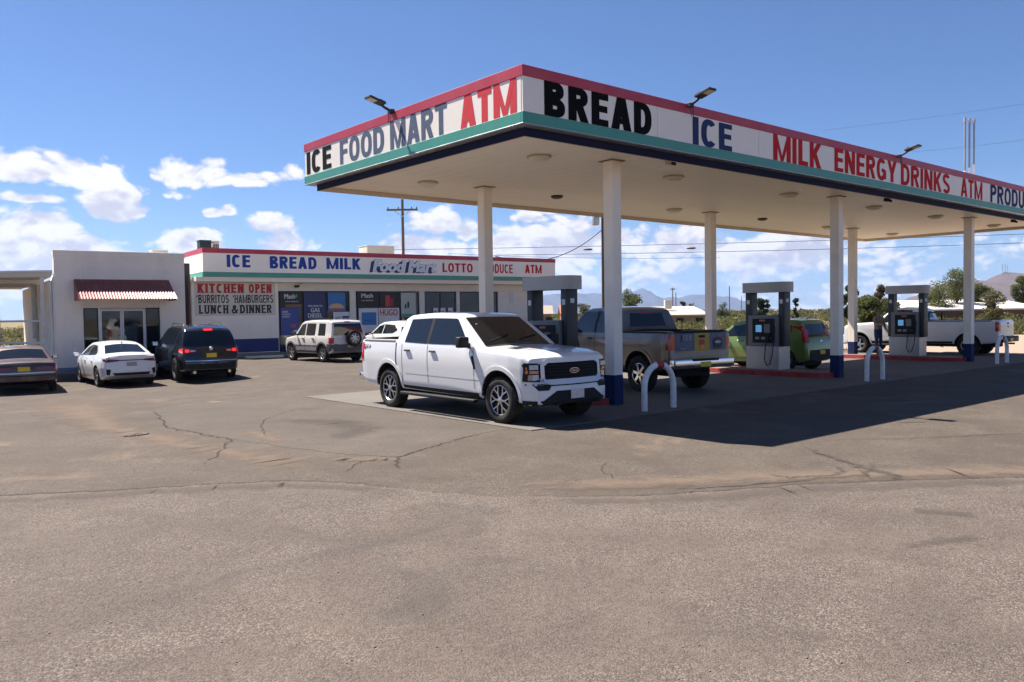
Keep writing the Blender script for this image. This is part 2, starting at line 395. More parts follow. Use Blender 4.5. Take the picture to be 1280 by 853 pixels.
LOT = asphalt('lot asphalt', (0.054, 0.042, 0.035), (0.084, 0.066, 0.053), .45, .55, .45)
APRON = asphalt('worn asphalt', (0.071, 0.056, 0.049), (0.117, 0.092, 0.077), .62, .12, .65)
def edge_noise_mat(name, col, col2, soft, nscale=6.0, strength=1.0, rough=.95):
    """a stain or drift: opaque in the middle of its strip, broken up towards its edge (UV v = 0..1 across)"""
    m = bpy.data.materials.new(name); m.use_nodes = True; t = NT(m.node_tree); p = t.n['Principled BSDF']
    tc = t.node('ShaderNodeTexCoord'); co = tc.outputs['Object']; sx = t.node('ShaderNodeSeparateXYZ'); t.l.new(tc.outputs['UV'], sx.inputs[0])
    d = t.math('SUBTRACT', 1.0, t.math('ABSOLUTE', t.math('SUBTRACT', t.math('MULTIPLY', sx.outputs[1], 2.0), 1.0)))
    e = t.math('MINIMUM', t.math('MULTIPLY', sx.outputs[0], 5.0), t.math('MULTIPLY', t.math('SUBTRACT', 1.0, sx.outputs[0]), 5.0))
    d = t.math('MINIMUM', d, e)
    n = t.noise(co, nscale, 7, .68, .5); n2 = t.noise(co, nscale * 9, 4, .7)
    k = t.math('ADD', d, t.math('MULTIPLY', t.math('SUBTRACT', t.math('ADD', t.math('MULTIPLY', n, .75), t.math('MULTIPLY', n2, .25)), .5), 2.4))
    a = t.math('MULTIPLY', t.smooth(k, .5 - soft, .5 + soft), strength)
    t.put(p.inputs['Base Color'], t.mix(n2, rgba(col), rgba(col2))); p.inputs['Roughness'].default_value = rough; p.inputs['Specular IOR Level'].default_value = .2
    t.put(p.inputs['Alpha'], a)
    return m
SANDM = edge_noise_mat('blown sand', (.165, .122, .094), (.20, .152, .118), .6, 2.0, .60)
TARM2 = edge_noise_mat('faint oil mark', (.075, .066, .060), (.095, .083, .075), .5, 3.2, .40)
CRACKM = edge_noise_mat('crack', (0.030, 0.026, 0.022), (0.053, 0.044, 0.036), .34, 7, .55)
TARM = edge_noise_mat('oil mark', (.062, .055, .050), (.082, .072, .065), .42, 3.2, .62)
PALEM = edge_noise_mat('pale worn strip', (.092, .078, .068), (.118, .10, .087), .6, 3.0, .38)
def sst(a, b, v):
    f = min(1.0, max(0.0, (v - a) / (b - a))); return f * f * (3 - 2 * f)
def gz(x, y): return -.19 * sst(6.5, 15.0, y) * sst(4.0, -.6, x)          # the lot falls away gently towards the annex
def strip(name, pts, width, z, mat, parent, jitter=0.0, sub=8):
    """ribbon on the ground along a polyline; UV u along, v across"""
    P_ = []
    for i in range(len(pts) - 1):
        for k in range(sub):
            f = k / sub; P_.append(Vector(((1 - f) * pts[i][0] + f * pts[i + 1][0], (1 - f) * pts[i][1] + f * pts[i + 1][1])))
    P_.append(Vector(pts[-1])); n = len(P_)
    if jitter:
        P_ = [p + Vector((random.gauss(0, jitter), random.gauss(0, jitter))) for p in P_]
    bm = bmesh.new(); uv = bm.loops.layers.uv.new('uv'); rows = []
    for i, p in enumerate(P_):
        t = (P_[min(i + 1, n - 1)] - P_[max(i - 1, 0)]).normalized(); nn = Vector((-t.y, t.x))
        wd = (width if not hasattr(width, '__len__') else np.interp(i / (n - 1), np.linspace(0, 1, len(width)), width)) / 2
        a_, c_ = p + nn * wd, p - nn * wd; rows.append((bm.verts.new((*a_, z + gz(*a_))), bm.verts.new((*c_, z + gz(*c_)))))
    for i in range(n - 1):
        f = bm.faces.new((rows[i][0], rows[i][1], rows[i + 1][1], rows[i + 1][0]))
        for l, c in zip(f.loops, ((i / (n - 1), 0), (i / (n - 1), 1), ((i + 1) / (n - 1), 1), ((i + 1) / (n - 1), 0))): l[uv].uv = c
    bmesh.ops.recalc_face_normals(bm, faces=bm.faces)
    for f in bm.faces:
        if f.normal.z < 0: f.normal_flip()
    me = bpy.data.meshes.new(name); bm.to_mesh(me); bm.free(); me.materials.append(mat)
    return link(bpy.data.objects.new(name, me), parent)
def sheet(name, pts, z, mat, kind='structure', parent=None):
    b = B(); b.poly([(x, y, z) for x, y in pts]); o = b.obj(name, mat, parent)
    for p in o.data.polygons:
        if p.normal.z < 0: o.data.flip_normals(); break
    if kind: o['kind'] = kind
    return o
# desert plain out to the horizon: sand and dry grass
m = bpy.data.materials.new('desert soil'); m.use_nodes = True; t = NT(m.node_tree); p = t.n['Principled BSDF']
co = t.node('ShaderNodeTexCoord').outputs['Object']
c = t.mix(t.smooth(t.noise(co, .045, 7, .65, .8), .42, .60), (.235, .165, .112, 1), (.135, .13, .045, 1))
c = t.mix(t.smooth(t.noise(co, .9, 5, .7), .45, .75, 0, .5), c, (.095, .095, .04, 1))
t.put(p.inputs['Base Color'], c); p.inputs['Roughness'].default_value = .97; p.inputs['Specular IOR Level'].default_value = .1
DESERT = m
sheet('desert_ground', [(-9000, -9000), (9000, -9000), (9000, 9000), (-9000, 9000)], -.30, DESERT)
sheet('dirt_verge', [(27.5, -45), (48, -45), (56, 6), (50, 13), (36, 12), (30.5, 13), (29.0, 10), (27.5, 8.0)], -.012, M('pale dirt', (.29, .212, .155), .95, var=.15, scale=1.5, bump=.3, bscale=20))
lb = B(); gxs = list(np.arange(-60, -8, 4.0)) + list(np.arange(-8, 8, .5)) + list(np.arange(8, 27.6, 1.5)) + [27.5]; gys = list(np.arange(-45, 5, 2.5)) + list(np.arange(5, 24, .5)) + list(np.arange(24, 46.1, 2.0))
gv = [[lb.bm.verts.new((x_ + (max(0, y_ - 8.2) * .09 if x_ == 27.5 else 0), y_, gz(x_, y_))) for y_ in gys] for x_ in gxs]
for i in range(len(gxs) - 1):
    for j in range(len(gys) - 1): lb.bm.faces.new((gv[i][j], gv[i + 1][j], gv[i + 1][j + 1], gv[i][j + 1]))
lot = lb.obj('parking_lot', LOT); lot['kind'] = 'structure'
seam = [(-24, 8.6), (-14, 3.6), (-10, 1.6), (-7.56, .3), (-6.6, -.28), (-5.71, -.73), (-4.88, -1.2), (-4.35, -1.9), (-4.05, -2.8), (-3.60, -3.6), (-2.52, -4.6), (-1.7, -5.05), (-.82, -5.45), (.3, -6.2), (1.35, -7.0), (4.5, -9.3), (10, -13.2), (20, -21)]
ed = []
for i in range(len(seam) - 1):
    for k in range(14):
        f = k / 14; ed.append((seam[i][0] * (1 - f) + seam[i + 1][0] * f + random.gauss(0, .018), seam[i][1] * (1 - f) + seam[i + 1][1] * f + random.gauss(0, .018)))
apron = sheet('road_apron', ed + [(20, -44), (-59, -44), (-59, 8)], .006, APRON)
strip('edge_crack', seam[2:9], [.10, .13, .08, .10, .05], .0085, CRACKM, apron, .02)
strip('edge_crack', seam[9:16], [.05, .07, .12, .05], .0085, CRACKM, apron, .02)
strip('worn_edge', [(x - .16, y - .22) for x, y in seam[2:9]], [.3, .45, .3], .0105, PALEM, apron, .03)
strip('worn_edge', [(x - .1, y - .25) for x, y in seam[9:16]], [.3, .5, .3], .0105, PALEM, apron, .03)
strip('sand_drift', [(-3.2, -3.4), (-2.2, -4.05), (-.7, -5.0), (.6, -6.0), (1.6, -6.8), (4.4, -8.9)], [.3, .8, .9, .8, .9, .6], .0125, SANDM, lot, .04)
strip('sand_drift', [(-4.4, 15.0), (-4.4, 11.5), (-4.9, 8.2), (-5.15, 5.6), (-4.9, 3.6), (-4.75, 2.0), (-4.4, .2), (-4.0, -.9)], [1.2, 2.3, 1.8, .9, 1.0, .75, .8, .4], .0045, SANDM, lot, .05)
strip('sand_drift', [(-3.4, 3.4), (-3.55, 2.6), (-3.7, 1.6)], [.4, .7, .3], .0055, SANDM, lot, .03)
strip('sand_drift', [(-3.1, -1.0), (-3.5, -.6), (-3.9, -.2)], [.25, .4, .3], .0055, SANDM, lot, .03)
strip('crack', [(-.55, .22), (-1.3, .0), (-2.0, -.3), (-2.62, -.58), (-3.1, -.82), (-3.4, -1.3), (-3.55, -1.75)], [.05, .06, .09, .05], .0065, CRACKM, lot, .02)
strip('crack', [(-3.1, -.82), (-3.55, -.72), (-4.14, -1.25)], .05, .0065, CRACKM, lot, .02)
strip('crack', [(-1.2, 5.9), (-2.0, 5.2), (-2.66, 4.54), (-3.3, 3.2), (-3.6, 2.2)], [.03, .05, .04], .0065, CRACKM, lot, .025)
strip('crack', [(-3.55, 8.41), (-3.95, 6.6), (-4.35, 4.75), (-4.2, 3.4), (-4.08, 2.49), (-4.8, 1.2), (-5.45, .16)], [.05, .08, .05], .0065, CRACKM, lot, .03)
strip('crack', [(.8, 10.6), (-1.0, 9.6), (-3.4, 8.6)], .05, .0065, CRACKM, lot, .03)
strip('crack', [(1.61, -4.07), (1.2, -4.6), (.94, -5.02), (.62, -5.5), (.43, -5.97), (.1, -6.15)], [.06, .16, .20, .22, .10], .0145, TARM, lot, .02)
strip('crack', [(.55, -5.1), (.2, -5.45), (-.2, -5.45), (-.55, -5.2), (-.62, -4.85)], [.06, .12, .08], .0145, TARM, lot, .03)
strip('crack', [(1.0, -5.4), (.2, -5.75), (-1.0, -5.2), (-2.2, -4.55)], [.08, .12, .08, .05], .0155, TARM, lot, .02)
strip('crack', [(2.06, -3.95), (3.2, -4.85), (4.45, -5.57), (6.2, -6.7)], [.03, .05, .06, .03], .0065, CRACKM, lot, .02)
strip('crack', [(-1.2, -3.0), (-1.75, -3.35), (-2.1, -3.95)], .03, .0065, CRACKM, lot, .02)
strip('oil_mark', [(-1.12, -6.84), (-.86, -7.32)], .34, .0135, TARM2, apron, 0.0)
strip('oil_mark', [(-2.4, -7.3), (-2.0, -7.45), (-1.6, -7.62)], [.18, .28, .2], .0135, TARM2, apron, .003)
strip('oil_mark', [(-1.4, -8.0), (-1.0, -8.3), (-.7, -8.6)], [.12, .18, .12], .0135, TARM2, apron, .003)
strip('oil_mark', [(4.75, -3.98), (5.0, -4.1), (5.3, -4.3)], [.1, .2, .1], .0075, TARM, lot, .003)
strip('oil_mark', [(-2.6, 4.4), (-1.8, 3.2), (-2.0, 2.0), (-2.9, 1.2)], [.5, 1.2, 1.0, .5], .0035, TARM2, lot, .01)
pts = [(-3.5, 8.2), (-4.0, 6.6), (-4.32, 4.75), (-4.15, 3.4), (-3.95, 2.0), (-3.6, .4), (-3.05, -.8), (-2.62, -.56), (-1.3, .0), (-.55, .22), (-.16, .24), (-.16, 8.0), (-1.4, 8.6)]
pj = []
for i in range(len(pts)):
    a, c_ = pts[i], pts[(i + 1) % len(pts)]
    for k in range(10): pj.append((a[0] + (c_[0] - a[0]) * k / 10 + random.gauss(0, .02), a[1] + (c_[1] - a[1]) * k / 10 + random.gauss(0, .02)))
sheet('asphalt_patch', pj, .0028, asphalt('patch asphalt', (.060, .0495, .0425), (.088, .072, .061), .25, .18, .35), kind=None, parent=lot)
# a shallow pothole with a raised rim, loose grit
b = B()
for i in range(9):
    a = 2 * math.pi * i / 9
    b.box(-5.05 + .16 * math.cos(a) - .05, -5.05 + .16 * math.cos(a) + .05, 4.2 + .1 * math.sin(a) - .04, 4.2 + .1 * math.sin(a) + .04, -.02, .012 + .012 * random.random(), .008)
b.obj('pothole_rim', M('broken asphalt', (.10, .085, .075), .95, var=.3, scale=20), lot)
b = B()
for i in range(900):
    d = 2.2 + 9 * random.random() ** 1.6; a = rad(49.8 + random.uniform(-36, 36)); x_, y_ = -9.019 + d * math.cos(a), -10.32 + d * math.sin(a)
    s_ = .0035 + .006 * random.random() ** 3
    r = bmesh.ops.create_icosphere(b.bm, subdivisions=1, radius=s_, matrix=Matrix.Translation((x_, y_, .006 + s_ * .4)) @ Matrix.Diagonal((1, random.uniform(.6, 1.1), .7, 1)))
tag(b.obj('loose_grit', M('grit', (.18, .155, .135), .9, var=.5, scale=3)), 'loose grey grit scattered over the worn asphalt', 'gravel', kind='stuff')
b = B(); b.box(-.014, .014, -.01, .01, 0, .012, .003); b.box(.012, .034, -.012, .008, 0, .01, .003)
tag(b.obj('litter_scrap', M('white scrap', (.8, .8, .78), .7), loc=(-7.45, -6.18, .007), rot=(0, 0, .4)), 'tiny crumpled white scrap of litter on the foreground asphalt', 'litter')
# concrete pad below the canopy: one slab with sawn joints
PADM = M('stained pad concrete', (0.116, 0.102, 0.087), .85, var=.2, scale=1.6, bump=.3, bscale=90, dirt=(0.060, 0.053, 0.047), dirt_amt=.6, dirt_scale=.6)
xs = [-.14, 3.4, 7.0, 10.6, 14.2, 17.8, 21.4, 25.0, 27.4]; ys = [-.25, 2.6, 5.4, 8.0]
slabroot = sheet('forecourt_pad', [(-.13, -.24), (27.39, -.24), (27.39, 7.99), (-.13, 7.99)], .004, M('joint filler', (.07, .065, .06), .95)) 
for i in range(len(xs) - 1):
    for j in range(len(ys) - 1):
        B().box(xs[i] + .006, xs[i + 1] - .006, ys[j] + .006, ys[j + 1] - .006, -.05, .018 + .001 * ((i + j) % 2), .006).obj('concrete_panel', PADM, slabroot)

# ------------------------------------------------------------------ canopy
LX, LY = 27.5, 7.99
canopy = thing('fuel_canopy', 'long flat fuel station canopy with red, white and green lettered fascia on white columns', 'canopy')
def ring(name, x0, x1, y0, y1, z0, z1, mat, th=.06, parent=canopy, bv=.004):
    b = B()
    b.box(x0, x1, y0, y0 + th, z0, z1, bv); b.box(x0, x1, y1 - th, y1, z0, z1, bv)
    b.box(x0, x0 + th, y0 + th, y1 - th, z0, z1, bv); b.box(x1 - th, x1, y0 + th, y1 - th, z0, z1, bv)
    return b.obj(name, mat, parent)
ring('red_band', -.012, LX + .012, -.012, LY + .012, 5.89, 6.072, REDF)
# white sheets: front and rear in seven panels, each end in three
wx = np.linspace(0, LX, 9); wy = np.linspace(0, LY, 4)
for i in range(8):
    B().box(wx[i] + .005, wx[i + 1] - .005, 0, .04, 5.301, 5.889, .003).obj('white_panel', PINKW, canopy)
    B().box(wx[i] + .005, wx[i + 1] - .005, LY - .04, LY, 5.301, 5.889, .003).obj('white_panel', PINKW, canopy)
for i in range(3):
    B().box(0, .04, wy[i] + (.042 if i == 0 else .002), wy[i + 1] - (.042 if i == 2 else .002), 5.301, 5.889, .003).obj('white_panel', PINKW, canopy)
    B().box(LX - .04, LX, wy[i] + (.042 if i == 0 else .002), wy[i + 1] - (.042 if i == 2 else .002), 5.301, 5.889, .003).obj('white_panel', PINKW, canopy)
ring('green_band', -.014, LX + .014, -.014, LY + .014, 5.114, 5.300, GREENF)
ring('drip_edge', -.02, LX + .02, -.02, LY + .02, 5.098, 5.113, ALU, .21)
ring('navy_band', .2, LX - .2, .2, LY - .2, 4.955, 5.097, NAVY, .03)
ring('inner_trim', .231, LX - .231, .231, LY - .231, 4.952, 5.06, TANT, .025)
px_ = np.linspace(.257, LX - .257, 69)
me = None
for i in range(68):
    b = B(); wd = px_[i + 1] - px_[i] - .007
    b.box(0, wd, .258, LY - .258, 5.062, 5.10, .004); 
    if me is None: me = b.mesh('soffit_panel', SOFFIT)
    else: b.bm.free()
    inst('soffit_panel', me, canopy, (px_[i], 0, .0006 * random.uniform(-1, 1)))
b = B(); b.box(.05, LX - .05, .05, LY - .05, 5.104, 5.16); b.box(.05, LX - .05, .05, LY - .05, 5.85, 5.88); b.obj('roof_deck', M('roof deck', (.3, .3, .3), .8), canopy)
# columns
CX = [3.578, 12.72, 21.862]; CY = [1.33, 5.572]
for i, cx in enumerate(CX):
    for j, cy in enumerate(CY):
        h_ = .132
        co_ = B().box(cx - h_, cx + h_, cy - h_, cy + h_, .02, 5.06, .008).obj('column', WHITEP, canopy)
        B().box(cx - h_ - .004, cx + h_ + .004, cy - h_ - .004, cy + h_ + .004, .019, .64, .006).obj('blue_base', BLUEB, co_)
        B().box(cx - .2, cx + .2, cy - .2, cy + .2, 5.045, 5.0615, .003).obj('column_flange', M('rusty flange', (.26, .16, .09), .8, var=.3, scale=10), co_)
# drop-lens light fixtures in the soffit and small dark sensor domes
lens = M('fixture lens', (.70, .64, .50), .35, var=.1); trimm = M('fixture trim', (.50, .42, .31), .5, var=.15)
for x_ in (2.0, 6.2, 11.1, 15.9, 20.3, 25.5):
    for y_ in (1.82, 5.72):
        if y_ > 3 and x_ in (6.2, 15.9): continue
        f_ = B().lathe([(0, 5.058), (.24, 5.058), (.25, 5.035), (.21, 5.03)], 'z', 24, (x_, y_, 0)).obj('light_fixture', trimm, canopy)
        B().lathe([(.21, 5.031), (.205, 5.0), (.17, 4.965), (.09, 4.95), (.0, 4.948)], 'z', 24, (x_, y_, 0)).obj('lens', lens, f_)
for x_, y_ in ((6.1, 5.65), (15.7, 5.6)):
    B().lathe([(0, 5.06), (.16, 5.06), (.165, 5.02), (.10, 4.985), (.0, 4.98)], 'z', 20, (x_, y_, 0)).obj('burnt_out_fixture', BRONZE, canopy)
for x_, y_ in ((4.5, .55), (14.3, .66), (24.1, .68)):
    q = B().box(x_ - .10, x_ + .10, y_ - .06, y_ + .06, 4.97, 5.06, .01).obj('camera_housing', BLKPL if x_ > 5 else BEIGE, canopy)
    B().tube([(x_, y_ - .05, 4.99), (x_, y_ - .13, 4.965)], .035, 10).obj('camera_lens', BLKPL, q)
# lettering: front face (x, width), left end (y)
Zl = 5.305
for txt, x0, x1, mt, t_, dz, hh in (('BREAD', .48, 3.27, BLACKL, .25, .0, .585), ('ICE', 4.53, 5.87, NAVYL, .23, .0, .555), ('MILK', 7.44, 9.51, REDL, .22, .0, .585), ('ENERGY', 10.13, 13.44, REDL, .21, .02, .565),
                                ('DRINKS', 13.7, 16.9, REDL, .20, .01, .565), ('ATM', 17.69, 19.36, REDL, .20, .01, .565), ('PRODUCE', 20.02, 24.25, NAVYL, .20, .01, .57)):
    word('lettering', txt, x1 - x0, hh, mt, canopy, (x0, -.004, Zl + dz), t=t_, gap=.09)
for txt, y0, y1, mt, t_, dz, hh in (('ICE', 7.89, 6.66, BLACKL, .24, .03, .52), ('FOOD', 6.25, 4.37, GREYL, .21, .03, .53), ('MART', 4.13, 2.15, GREYL, .21, .01, .57), ('ATM', 1.73, .16, FREDL, .25, .0, .585)):
    word('lettering', txt, y0 - y1, hh, mt, canopy, (-.004, y0, Zl + dz), t=t_, gap=.09, rz=-math.pi / 2)
# three vent pipes up the rear of the last column
vp = thing('vent_pipe_stack', 'three tall tank vent pipes rising above the canopy roof behind its far column', 'pipes', (0, 0, 0))
for k, (x_, vy) in enumerate(((22.141, 1.586), (22.19, 1.455), (22.239, 1.324))):
    top = 8.62 - .04 * k
    q = B().tube([(x_, vy, .02), (x_, vy, top - .15)], .032, 10).obj('pipe', M('weathered pipe', (.30, .31, .33), .5, .4, var=.3, scale=3), vp)
    B().tube([(x_, vy, 6.08), (x_, vy, 6.75 + .1 * k)], .034, 10).obj('white_sleeve', WHITEP, q)
    B().tube([(x_, vy, top - .16), (x_, vy, top)], .05, 10).obj('vent_cap', GALV, q)
# flood lights on the fascia
def flood(label, loc, rz):
    """arm leaves the fascia towards local -Y, head beyond it tilted up"""
    r = thing('flood_light', label, 'flood light', loc, rz, 'flood lights along the canopy edge'); r.scale = (.68, .68, .68)
    B().box(-.09, .09, -.10, .05, -.03, .09, .008).obj('bracket', DKGREY, r)
    B().tube([(-.05, -.08, -.02), (-.05, -.11, -.32)], .012, 6).obj('conduit', DKGREY, r); B().tube([(.05, -.08, -.02), (.05, -.11, -.30)], .012, 6).obj('conduit', DKGREY, r)
    B().tube([(0, -.06, .05), (0, -.22, .10), (0, -.34, .16)], .04, 10).obj('arm', DKGREY, r)
    hd = B().box(-.17, .17, -.86, -.30, -.035, .035, .012)
    for k in range(5): hd.box(-.15, .15, -.50 + .04 * k, -.485 + .04 * k, .035, .06)
    h = hd.obj('lamp_head', DKGREY, r); h.location = (0, 0, .13); h.rotation_euler = (rad(-14), 0, 0)
    B().box(-.14, .14, -.82, -.58, -.040, -.034, .001).obj('lens', M('led lens', (.72, .63, .42), .3, var=.25, scale=30), h)
    B().lathe([(0, .06), (.03, .06), (.03, .11), (0, .11)], 'z', 10, (0, -.4, 0)).obj('photocell', BLKPL, h)
flood('dark flood light on the short sunlit end above food mart', (-.03, 4.0, 6.05), -math.pi / 2)
flood('dark flood light on the long fascia above the word ice', (4.4, -.03, 6.03), 0)
flood('dark flood light on the long fascia above energy drinks', (13.5, -.03, 6.03), 0)
# ------------------------------------------------------------------ islands, pumps, bollards
def island(x, label):
    pts = []
    for k in range(13):
        a = math.pi + math.pi * k / 12; pts.append((x + .62 * math.cos(a), 1.75 + .42 * math.sin(a)))
    for k in range(13):
        a = math.pi * k / 12; pts.append((x + .62 * math.cos(a), 6.0 + .42 * math.sin(a)))
    r = thing('pump_island', label, 'kerb', (0, 0, 0), 0, 'pump islands under the canopy')
    b = B(); b.prism([(a, c, .012) for a, c in pts], (0, 0, .14)); b.obj('red_kerb', CURBRED, r)
    b = B(); b.prism([(x + (a - x) * .80, 3.875 + (c - 3.875) * .95, .1) for a, c in pts], (0, 0, .056)); b.obj('concrete_top', CONC, r)
island(CX[0], 'red kerbed pump island behind the white crew cab pickup')
island(CX[1], 'red kerbed pump island beside the green hatchback')
island(CX[2], 'red kerbed pump island beside the person fuelling the far white pickup')
def pump(label, x, y=3.52):
    r = thing('fuel_pump', label, 'fuel pump', (x, y, .156), 0, 'fuel pumps under the canopy')
    B().box(-.30, .30, -.56, .56, 0, .70, .012).obj('lower_cabinet', PUMPL, r)
    b = B(); b.box(-.27, .27, -.50, .50, .701, 1.62, .02); b.obj('display_cabinet', PUMPG, r)
    for s in (-1, 1):
        fr = B().box(s * .275, s * .295, -.40, .34, .80, 1.52, .008).obj('display_bezel', BLKPL, r)
        B().box(s * .2955, s * .299, .02, .22, 1.12, 1.33, .001).obj('screen', SCREEN, fr)
        B().box(s * .2955, s * .30, -.26, -.06, 1.10, 1.36, .001).obj('card_panel', PUMPG, fr)
        for k in range(3): B().box(s * .2955, s * .302, -.30 + .2 * k, -.16 + .2 * k, .90, .98, .003).obj('grade_button', M('grade button', (.25, .24, .22), .4), fr)
        B().box(s * .2955, s * .299, -.1, .1, 1.44, 1.49, .001).obj('brand_plate', M('red plate', (.4, .12, .08), .4), fr)
        hz_ = B().tube([(s * .33, -.44, 1.30), (s * .40, -.46, .95), (s * .44, -.42, .45), (s * .42, -.33, .18), (s * .40, -.22, .14), (s * .40, -.14, .3), (s * .38, -.16, .7), (s * .34, -.22, .98)], .016, 8).obj('hose', BLKPL, r)
        B().box(s * .29, s * .37, -.27, -.19, .86, 1.08, .012).obj('nozzle', BLKPL, r)
    for y0, y1 in ((-.66, -.46), (.46, .66)):
        u = B().box(-.17, .17, y0, y1, .702, 2.32, .02).obj('upright', PUMPD, r)
        for s in (-1, 1): B().box(s * .1705, s * .174, (y0 + y1) / 2 - .05, (y0 + y1) / 2 + .05, 1.96, 2.08, .001).obj('number_decal', M('decal', (.7, .7, .68), .5), u)
        B().box(-.06, .06, y0 - .004 if y0 < 0 else y1, y0 if y0 < 0 else y1 + .004, 2.0, 2.1, .001).obj('decal', M('decal', (.7, .7, .68), .5), u)
    # top sign box with rounded ends
    pts = []
    for k in range(9): a = math.pi + math.pi * k / 8; pts.append((.30 * math.cos(a), -.62 + .16 * math.sin(a)))
    for k in range(9): a = math.pi * k / 8; pts.append((.30 * math.cos(a), .62 + .16 * math.sin(a)))
    b = B(); b.prism([(a, c, 2.30) for a, c in pts], (0, 0, .30)); b.obj('top_cover', M('pump cover', (.38, .37, .35), .4, .2, var=.05), r, 50)
    return r
pump('grey fuel pump between the white crew cab and the store', CX[0], 3.2)
pump('grey fuel pump in front of the green hatchback', CX[1])
pump('grey fuel pump in front of the far white pickup, person beside it', CX[2], 3.45)
def bollard(label, x0, x1):
    r = thing('hoop_bollard', label, 'bollard', (0, 0, 0), 0, 'hoop bollards at the island ends')
    rr = (x1 - x0) / 2; cx = (x0 + x1) / 2; H_ = .90
    pts = [(x0, .1, -.02), (x0, .1, H_ - rr)] + [(cx - rr * math.cos(math.pi * k / 14), .1, H_ - rr + rr * math.sin(math.pi * k / 14)) for k in range(1, 14)] + [(x1, .1, H_ - rr), (x1, .1, -.02)]
    B().tube(pts, .060, 20).obj('hoop', M('bollard white', (.80, .79, .77), .45, var=.06, dirt=(.5, .45, .4), dirt_amt=.5, dirt_scale=6), r)
    B().tube([(cx - rr * math.cos(math.pi * k / 14), .1, H_ - rr + rr * math.sin(math.pi * k / 14)) for k in range(6, 9)], .0630, 20).obj('red_band', CURBRED, r)
bollard('white hoop bollard with red top nearest the white crew cab pickup', 3.1, 3.98)
bollard('white hoop bollard with red top in the middle of the three', 11.98, 12.86)
bollard('white hoop bollard with red top farthest right', 20.95, 21.83)

# ------------------------------------------------------------------ store
TH = rad(-5.32); SO = Vector((5.02, 29.13, 0))
def sw(s, off, z=0): return SO + Vector((math.cos(TH), math.sin(TH), 0)) * s + Vector((-math.sin(TH), math.cos(TH), 0)) * off + Vector((0, 0, z))
store = thing('store_building', 'long white convenience store with red, white and green lettered fascia', 'building', SO, TH)
WALLM = M('cream store wall', (.70, .655, .60), .85, var=.05, scale=.8, bump=.15, bscale=50, dirt=(.5, .43, .36), dirt_amt=.25)
WALLW = M('whitewashed wall', (.90, .81, .71), .85, var=.05, scale=.8, bump=.2, bscale=50, dirt=(.55, .5, .46), dirt_amt=.2)
b = B(); b.box(-.35, 20.9, 1.06, 12, 0, 3.92); b.obj('building_core', WALLM, store)
wb_ = B(); wb_.box(-.35, 3.93, .9, 1.058, .15, 3.69, .004); wb_.obj('sign_wall', WALLW, store)
wl = B()
for s0, s1 in ((7.87, 8.22), (12.14, 12.48), (14.60, 14.84), (17.55, 20.9)): wl.box(s0, s1, .9, 1.058, .15, 3.279, .004)
wl.box(3.932, 20.9, .9, 1.058, 3.281, 3.69, .004)
wl.obj('front_wall', WALLM, store)
for s0, s1 in ((3.95, 7.868), (8.222, 12.138), (14.842, 17.548)): B().box(s0, s1, .92, 1.056, .15, .42, .004).obj('window_sill_wall', BLUEB, store)
B().box(-.352, 3.90, .894, .899, .18, .86).obj('blue_band', M('blue wall paint', (.02, .032, .15), .7, var=.1, scale=3), store)
B().box(-.30, 20.9, .13, 1.0, 3.70, 3.925, .006).obj('soffit_beam', M('cream beam', (.78, .72, .63), .7, var=.06), store)
B().box(-1.05, -.37, 1.0, 1.12, 0, 4.6).obj('recess_shade_panel', M('dark recess shade', (.05, .035, .035), .8, var=.3), store); B().tube([(-.46, .86, .2), (-.46, .86, 3.9)], .05, 8).obj('downpipe', M('added brown pipe', (.12, .06, .045), .7), store)  # dark panel and brown pipe added; their colour stands for the recess's shade
# fascia bands
def sring(name, z0, z1, mat, pr=0.0):
    b = B(); b.box(-pr, 21.3 + pr, -pr, .05, z0, z1, .004); b.box(-pr, .05, .05, 9.0, z0, z1, .004); b.box(21.25, 21.3 + pr, .05, 9, z0, z1, .004)
    return b.obj(name, mat, store)
sring('red_band', 5.071, 5.30, REDF, .012); sring('white_panel', 4.155, 5.07, PINKW); sring('green_band', 3.931, 4.154, GREENF, .012)
B().box(.052, 21.248, .052, 12, 3.93, 5.0).obj('roof', M('roof membrane', (.5, .48, .45), .9), store)
for txt, a0, a1, mt, z0, z1, t_ in (('ICE', 1.12, 2.26, BLUEL, 4.40, 5.0, .24), ('BREAD', 3.23, 5.68, BLUEL, 4.38, 4.98, .24), ('MILK', 6.22, 8.14, BLUEL, 4.40, 4.99, .24), ('LOTTO', 13.17, 15.2, REDL, 4.36, 4.87, .21), ('PRODUCE', 15.72, 18.05, REDL, 4.36, 4.88, .20), ('ATM', 18.96, 20.23, REDL, 4.38, 4.90, .23)):
    word('lettering', txt, a1 - a0, z1 - z0, mt, store, (a0, -.005, z0), t=t_, gap=.10)
def text_mesh(txt, size, offset=0.0, shear=0.0):
    cu = bpy.data.curves.new('txt', 'FONT'); cu.body = txt; cu.size = size; cu.offset = offset; cu.shear = shear; cu.resolution_u = 3
    o = bpy.data.objects.new('txt', cu); COL.objects.link(o)
    me = bpy.data.meshes.new_from_object(o.evaluated_get(bpy.context.evaluated_depsgraph_get())); bpy.data.objects.remove(o); return me
